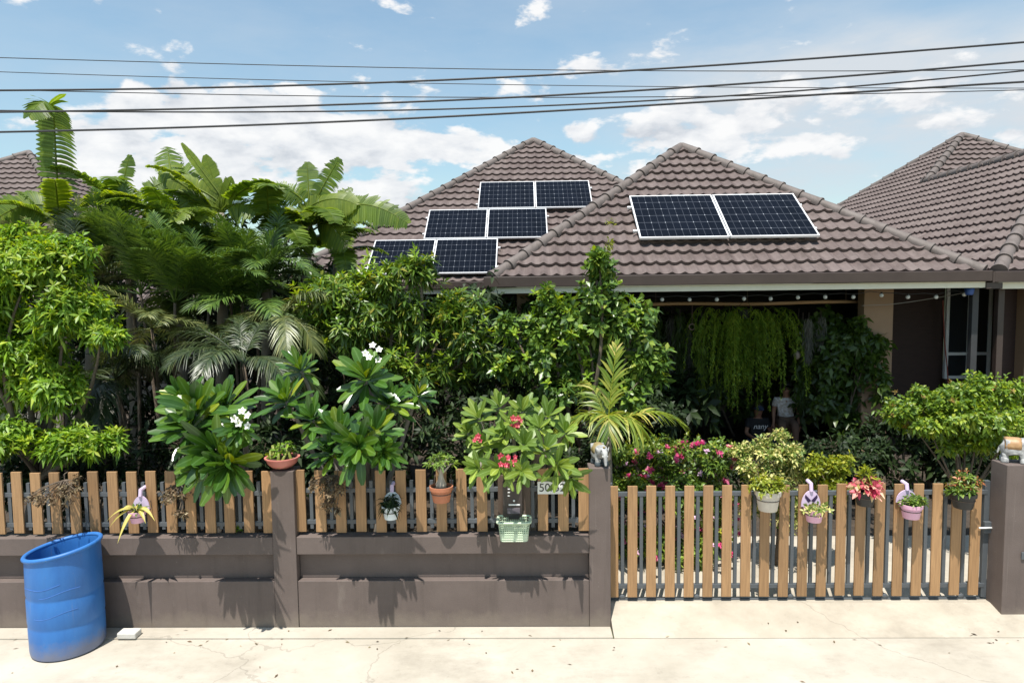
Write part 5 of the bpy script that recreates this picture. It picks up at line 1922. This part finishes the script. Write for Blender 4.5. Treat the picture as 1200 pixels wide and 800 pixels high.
YH = 6.93
r_, c, r, h = pot_plant('cream pot with yellow-green foliage hung on the gate', 900, 574, YH, 29, 24, M['cream'])
tuft(r_, c, r, 95, 7, .045, .026, LM['gold'], .17, 1.55)
r_, c, r, h = pot_plant('pink pot with a lilac back plate and variegated trailing leaves, on the gate', 954, 595, YH, 22, 16, M['pinkpot'])
tuft(r_, c + Vector((.05, -.02, -.0)), r, 26, 6, .05, .028, LM['varieg'], .06, 1.5, drop=.25)
tuft(r_, c + Vector((-.06, -.02, -.0)), r, 12, 6, .045, .024, LM['varieg'], .04, 1.3, drop=.3, nm='trailing_leaves')


def back_plate(root, c, r, h0, mat):
    mb = MB()
    K = 14
    vs = [Vector((c.x + r * 1.05 * math.cos(a), c.y + r * .8, c.z - .01 + h0 * math.sin(a))) for a in np.linspace(0, PI, K)]
    vb = [v + Vector((0, .012, 0)) for v in vs]
    mb.add(vs + vb, [tuple(range(K)), tuple(reversed(range(K, 2 * K)))] + [(i, K + i, K + i + 1, i + 1) for i in range(K - 1)])
    o = mb.build('back_plate', mat, root)
    mb = MB(); mb.tube([(c.x, c.y + r * .8, c.z + h0 * .9), (c.x, c.y + r * .9, c.z + h0 * 1.35), (c.x, c.y + r * .9 + .09, c.z + h0 * 1.4)], .02, 8)
    mb.build('hook', M['lilac'], root)
    return o


bpx = back_plate(r_, c, r, .17, M['lilac'])
mb = MB()
pm = surf('deep_violet_print', (.03, .012, .06), None, 5, .6, 0)
yb_ = c.y + r * .8 - .003
for sx in (-1, 1):
    mb.add([(c.x, yb_, c.z + .055), (c.x + sx * .06, yb_, c.z + .12), (c.x + sx * .066, yb_, c.z + .09), (c.x + sx * .03, yb_, c.z + .035)], [(0, 1, 2, 3)])
mb.build('print', pm, bpx)
r_, c, r, h = pot_plant('black pot of red and pink leaves hung on the gate', 1014, 574, YH, 24, 18, M['black'])
tuft(r_, c + Vector((0, -.03, .03)), r, 46, 6, .085, .052, LM['cole'], .12, 1.35, drop=.22)
tuft(r_, c + Vector((0, 0, .12)), r, 14, 6, .10, .028, LM['gold'], .12, .8, prof='lance', nm='upright_leaves', spread=(10, 60))
r_, c, r, h = pot_plant('pink pot of low green leaves with a lilac hook, on the gate', 1068, 590, YH, 24, 17, M['pinkpot'])
tuft(r_, c + Vector((.02, 0, 0)), r, 60, 6, .042, .026, LM['shrub'], .10, 1.4)
back_plate(r_, c, r, .13, M['lilac'])
r_, c, r, h = pot_plant('black pot with red-tipped bushy foliage at the latch end of the gate', 1129, 577, YH, 27, 18, M['black'])
tuft(r_, c, r, 80, 7, .055, .024, LM['shrub'], .22, 1.4)
tuft(r_, c + Vector((0, 0, .08)), r, 34, 6, .05, .022, LM['redtip'], .17, 1.35, nm='red_tips')

YV = 6.66
r_, c, r, h = pot_plant('lilac-pink pot of arching straw-striped leaves on the longer picket bay', 161, 598, YV, 20, 14, M['pinkpot'])
back_plate(r_, c, r, .14, M['lilac'])
lv = Leaves()
for dx, dz, l in ((-.9, .5, .26), (.95, .6, .30), (-.4, .9, .22), (.3, 1.0, .22), (-.15, -.2, .24), (.6, .2, .2), (-.7, .1, .22)):
    lv.add(np.array(tuple(c + Vector((dx * .03, -.03, .02))))[None], np.array([dx, -.5, dz]), np.array([0, -.3, 1.0]), l, .042, 7, 'strap', .75, .35)
lv.build('foliage', LM['brom'], r_)
tuft(r_, c, r, 6, 5, .09, .03, LM['shrub'], .06, .8, nm='inner_leaves')
r_, c, r, h = pot_plant('pale blue pot with dark strappy leaves on the shorter picket bay', 458, 592, YV, 21, 16, M['icepot'])
tuft(r_, c, r, 26, 7, .11, .022, LM['dark'], .10, .9, prof='lance', droop=.6)
back_plate(r_, c, r, .13, M['icepot'])
r_, c, r, h = pot_plant('terracotta bowl with a small thick-stemmed desert rose on the pickets', 517, 569, YV, 27, 19, M['terracotta'])
mb = MB(); mb.lathe([(.05, -.03), (.055, .02), (.03, .07), (.022, .12), (.018, .16), (.01, .18)], c, 14)
for dx, dz in ((-.09, .24), (-.03, .30), (.06, .27), (.10, .22), (.02, .22)):
    limb(mb, c + Vector((0, 0, .12)), c + Vector((dx, R.uniform(-.05, .05), dz)), .014, .007, .1, 5, 6)
mb.build('swollen_stem', surf('grey_caudex', (.36, .31, .25), (.44, .39, .32), 9, .8, .2), r_, True)
tuft(r_, c + Vector((0, 0, .22)), r, 24, 7, .07, .026, LM['redfr'], .09, 1.2, prof='obovate')
cp = P(331, 547, 6.86)
r_, c, r, h = pot_plant('rose-coloured bowl of thorny green stems standing on the wall pillar', 331, 543, 6.86, 39, 14, M['rosepot'], round_=True, hanger=False, name='plant_bowl', group=None)
dz = (ZT + .013) - (c.z - h)
for o in [r_]: o.location.z += dz
c = c + Vector((0, 0, 0))
mb = MB()
for k_ in range(9):
    a = R.uniform(0, 6.28)
    q = c + Vector((math.cos(a) * r * .6, math.sin(a) * r * .6, -.02))
    mb.tube([q, q + Vector((R.uniform(-.02, .02), 0, .08)), q + Vector((R.uniform(-.05, .05), R.uniform(-.03, .03), R.uniform(.14, .24)))], [.02, .018, .010], 6)
mb.build('thorny_stem', surf('succulent_stem', (.16, .20, .03), (.24, .26, .05), 9, .5, .2), r_, True)
tuft(r_, c + Vector((0, 0, .1)), r, 22, 5, .06, .03, LM['lime'], .15, .8, prof='obovate')
for lb, blobs in (('dry brown tangle of twigs and leaves hooked on the pickets above the blue barrel', [(66, 580, 28, 17), (54, 592, 16, 10), (84, 572, 14, 12)]),
                  ('sparse brown dry plant hanging under the large frangipani', [(203, 585, 16, 20), (240, 572, 28, 8), (212, 605, 8, 12)]),
                  ('brown dried-up plant hanging beside the wall pillar, on the shorter picket bay', [(392, 575, 20, 20), (388, 598, 16, 18), (372, 570, 12, 14)])):
    b0 = blobs[0]
    c = P(b0[0], b0[1], YV)
    root = thing('dried_plant', lb, 'dried plant', tuple(c), 'dried plants on the pickets')
    tips, out, cs, rs = blob_tips(blobs, YV, 150, .15, 1.0)
    tips[:, 1] = np.minimum(tips[:, 1], YP - .02)
    lv = Leaves()
    twigs(lv, tips, out, 4, .036, .022, 'oval', (30, 120), 2, .3, .3, .02, -.1)
    lv.build('withered_leaves', LM['dry'], root)
    mb = MB()
    hk = Vector((c.x, YP - .01, c.z + .12))
    for q in tips[::5]:
        limb(mb, hk, Vector(q), .005, .003, .15, 4, 4)
    mb.tube([hk, hk + Vector((0, .0, .06)), hk + Vector((0, .05, .07))], .005, 5)
    mb.build('twigs', M['bark'], root)
# creeping weed at the foot of the pickets
tree('weed_tuft', 'small bright weed poking between the pickets above the wall top', 'weed', 6.86, 279, [(279, 617, 6, 5)], 10, 5, .035, .02, LM['lime'], trunk_r=.004, base_z=Z3)

# young shoot on the roof
tree('roof_weed', 'thin weed growing up the tiles of the front wing roof', 'weed', 11.75, 708, [(708, 300, 6, 16), (712, 285, 4, 12), (716, 262, 3, 10)], 26, 5, .08, .03, LM['gold'], 'lance', trunk_r=.012, base_z=ZE - .6)

# ------------------------------------------------------------------ people in the shade of the terrace
skinm = surf('brown_skin', (.24, .12, .075), (.28, .145, .09), 6, .55, .03, .001)
hairm = surf('black_hair', (.012, .01, .009), (.02, .017, .015), 30, .5, .2, .002)


def person(label, loc, rz, seat, shirt, trousers, cross=False, cap=None, arm='lap', hair=True):
    """seated figure; local -y is where it faces"""
    root = thing('person', label, 'person', loc, None)
    T = Matrix.Translation(loc) @ Matrix.Rotation(rz, 4, 'Z')
    hp = seat
    V = [(0, .02, hp + .10), (0, .02, hp + .28), (0, .0, hp + .46), (0, -.01, hp + .545), (0, -.02, hp + .59), (0, -.03, hp + .69), (0, -.035, hp + .76)]
    rr = [(.15, .11), (.145, .10), (.15, .10), (.08, .07), (.056, .056), (.088, .10), (.082, .095)]
    E = [(i, i + 1) for i in range(6)]
    bits = {}
    for sg, nm in ((1, 'l'), (-1, 'r')):
        b = len(V)
        if cross:
            leg = [(sg * .10, 0, hp + .08), (sg * .34, -.26, hp + .06), (sg * -.02, -.36, hp + .045), (sg * -.12, -.33, hp + .035)]
        else:
            leg = [(sg * .10, 0, hp + .07), (sg * .12, -.40, hp + .07), (sg * .12, -.40, .08), (sg * .12, -.53, .045)]
        V += leg
        rr += [(.085, .085), (.062, .062), (.04, .04), (.034, .03)]
        E += [(0, b), (b, b + 1), (b + 1, b + 2), (b + 2, b + 3)]
        a = len(V)
        if arm == 'hang':
            am = [(sg * .18, .0, hp + .50), (sg * .235, -.02, hp + .26), (sg * .23, -.08, hp + .03)]
        else:
            am = [(sg * .18, .0, hp + .50), (sg * .25, -.06, hp + .26), (sg * .14, -.26, hp + .18)]
        V += am
        rr += [(.058, .058), (.042, .042), (.03, .026)]
        E += [(2, a), (a, a + 1), (a + 1, a + 2)]
        bits[nm] = am
        el, wr = Vector(am[1]), Vector(am[2])
        d = (wr - el).normalized()
        s = Vector((1, 0, 0)) if abs(d.x) < .8 else Vector((0, 1, 0))
        s = (s - d * s.dot(d)).normalized()
        up_ = d.cross(s)
        pc = len(V)
        V.append(tuple(wr + d * .075))
        rr.append((.034, .018))
        E.append((a + 2, pc))
        for k, (off, ln) in enumerate(((-.03, .068), (-.01, .078), (.01, .074), (.03, .06))):
            i0 = len(V)
            q = wr + d * .085 + s * off
            V += [tuple(q + d * ln * .5 - up_ * .006), tuple(q + d * ln - up_ * .022)]
            rr += [(.0095, .0095), (.0075, .0075)]
            E += [(pc, i0), (i0, i0 + 1)]
        i0 = len(V)
        q = wr + d * .03 + s * (sg * .035)
        V += [tuple(q + d * .03 + s * sg * .012), tuple(q + d * .062 + s * sg * .012)]
        rr += [(.011, .011), (.009, .009)]
        E += [(a + 2, i0), (i0, i0 + 1)]
    me = skin_mesh(V, E, rr, 2, 0)
    bm = bmesh.new()
    bm.from_mesh(me)
    # nose, ears pulled from the head surface
    for v in bm.verts:
        x, y, z = v.co
        if y < -.10 and abs(x) < .022 and hp + .68 < z < hp + .735: v.co.y -= .018
        if abs(x) > .066 and abs(y + .03) < .03 and hp + .66 < z < hp + .74: v.co.x *= 1.14
    bm.to_mesh(me)
    bm.free()
    me.transform(T)
    me.materials.clear()
    link('body', me, skinm, root)
    for sg in (1, -1):
        mb = MB(); mb.ball(T @ Vector((sg * .032, -.122, hp + .728)), .012, 8, 6)
        mb.build('eye', M['black'], root, True)
    mb = MB(); mb.tube([T @ Vector((-.026, -.120, hp + .655)), T @ Vector((0, -.130, hp + .652)), T @ Vector((.026, -.120, hp + .655))], .007, 6)
    mb.build('mouth', surf('lips', (.25, .08, .07), None, 5, .5, 0), root, True)
    # shirt: torso and short sleeves, a little proud of the body
    vs = [V[0], V[1], V[2], (0, -.005, hp + .545)]
    rs = [(.172, .135), (.165, .122), (.168, .12), (.085, .08)]
    es = [(0, 1), (1, 2), (2, 3)]
    for nm in 'lr':
        am = bits[nm]
        i = len(vs)
        vs += [am[0], tuple(Vector(am[0]).lerp(Vector(am[1]), .62))]
        rs += [(.078, .078), (.07, .07)]
        es += [(2, i), (i, i + 1)]
    ms = skin_mesh(vs, es, rs, 2, 1)
    ms.transform(T)
    ms.materials.clear()
    sh = link('shirt', ms, shirt, root)
    vs, rs, es = [V[0]], [(.175, .14)], []
    for b in (7, 7 + 4 + 3 + 1 + 8 + 2):
        i = len(vs)
        vs += [V[b], V[b + 1], tuple(Vector(V[b + 1]).lerp(Vector(V[b + 2]), .85))]
        rs += [(.105, .105), (.08, .08), (.06, .06)]
        es += [(0, i), (i, i + 1), (i + 1, i + 2)]
    ms = skin_mesh(vs, es, rs, 2, 0)
    ms.transform(T)
    ms.materials.clear()
    link('trousers', ms, trousers, root)
    hc = Vector((0, -.018, hp + .757))
    mb = MB(); 
    vs = []
    n_, m_ = 16, 8
    for i in range(m_ + 1):
        th = PI * .60 * i / m_
        for k in range(n_):
            a = 2 * PI * k / n_
            f = 1.0 if math.sin(a) > -.3 else max(.55, 1 - .45 * (-math.sin(a)))
            tt = th * f
            vs.append(T @ (hc + Vector((.104 * math.sin(tt) * math.cos(a), .125 * math.sin(tt) * math.sin(a), .115 * math.cos(tt)))))
    mb.add(vs, [(i * n_ + k, i * n_ + (k + 1) % n_, (i + 1) * n_ + (k + 1) % n_, (i + 1) * n_ + k) for i in range(m_) for k in range(n_)])
    o = mb.build('hair', hairm, root, True)
    sd = o.modifiers.new('thick', 'SOLIDIFY'); sd.thickness = .014
    if cap:
        mb = MB(); mb.lathe([(.112, .0), (.114, .03), (.098, .08), (.055, .115), (.01, .126)], T @ (hc + Vector((0, .0, -.01))), 18, sy=1.12)
        mb.add([T @ (hc + Vector((x, y, z))) for x, y, z in ((-.08, -.09, .0), (.08, -.09, .0), (.06, -.19, -.015), (-.06, -.19, -.015), (-.08, -.09, .01), (.08, -.09, .01), (.06, -.19, -.005), (-.06, -.19, -.005))],
               [(0, 3, 2, 1), (4, 5, 6, 7), (3, 7, 6, 2), (0, 4, 7, 3), (1, 2, 6, 5)])
        mb.build('cap', cap, root, True)
    return root, T, sh


c = P(888, 480, 13.75)
blk = surf('black_cotton', (.012, .012, .014), (.02, .02, .022), 9, .9, .1, .003)
navy = surf('navy_cloth', (.02, .03, .06), (.028, .04, .075), 9, .9, .1, .003)
pr_, T, sh = person('person in a black printed T-shirt and dark cap sitting low behind the fern', (c.x, 13.75, FL), rad(0), .02, blk, navy, cross=True, cap=navy)
text_mesh('lettering', 'nany', .15, T @ Matrix.Translation((-.0, -.158, .43)) @ RX90, surf('white_print', (.7, .7, .7), None, 5, .7, 0), sh, shear=.3)
flower_cloth = surf('pale_patterned_cloth', (.42, .36, .30), (.62, .60, .60), 22, .9, .15, .003, stops=(.42, .6))
c = P(921, 470, 13.6)
person('person in a pale patterned shirt sitting on a stool beside the vine', (c.x, 13.6, FL), rad(-12), .46, flower_cloth, surf('brown_cloth', (.10, .06, .04), None, 9, .9, .1), arm='hang')
st = thing('stool', 'low wooden stool under the person in the pale shirt', 'stool', (c.x, 13.6, FL))
mb = MB(); mb.box(c.x - .17, c.x + .17, 13.46, 13.78, FL + .43, FL + .46)
mb.build('seat', M['bamboo'], st, bevel=.006)
for sx in (-1, 1):
    for sy in (-1, 1):
        mb = MB(); mb.box(c.x + sx * .14 - .018, c.x + sx * .14 + .018, 13.62 + sy * .13 - .018, 13.62 + sy * .13 + .018, FL, FL + .43)
        mb.build('leg', M['bamboo'], st)

# ------------------------------------------------------------------ fallen leaves and grit
lv = Leaves()
k = 110
xs = rng.uniform(-6.5, 7.5, k)
ys = np.where(rng.random(k) < .6, rng.uniform(6.35, 6.72, k), rng.uniform(5.2, 6.5, k))
on = xs < XW(716, 6.9) - .06
zz = np.where((ys > 6.53) & on, .016, .004)
inr = (ys > 6.53) & ~on
zz = np.where(inr, .012 + (YG - .004) * np.clip((ys - 6.524) / .476, 0, 1), zz)
a = rng.uniform(0, 6.28, k)
lv.add(np.stack([xs, ys, zz], 1), np.stack([np.cos(a), np.sin(a), .05 + .15 * rng.random(k)], 1), UPV + rng.normal(size=(k, 3)) * .25, rng.uniform(.015, .055, k), rng.uniform(.008, .022, k), 2, 'oval', .1, .2)
tag(lv.build('fallen_leaves', LM['dry']), kind='stuff')
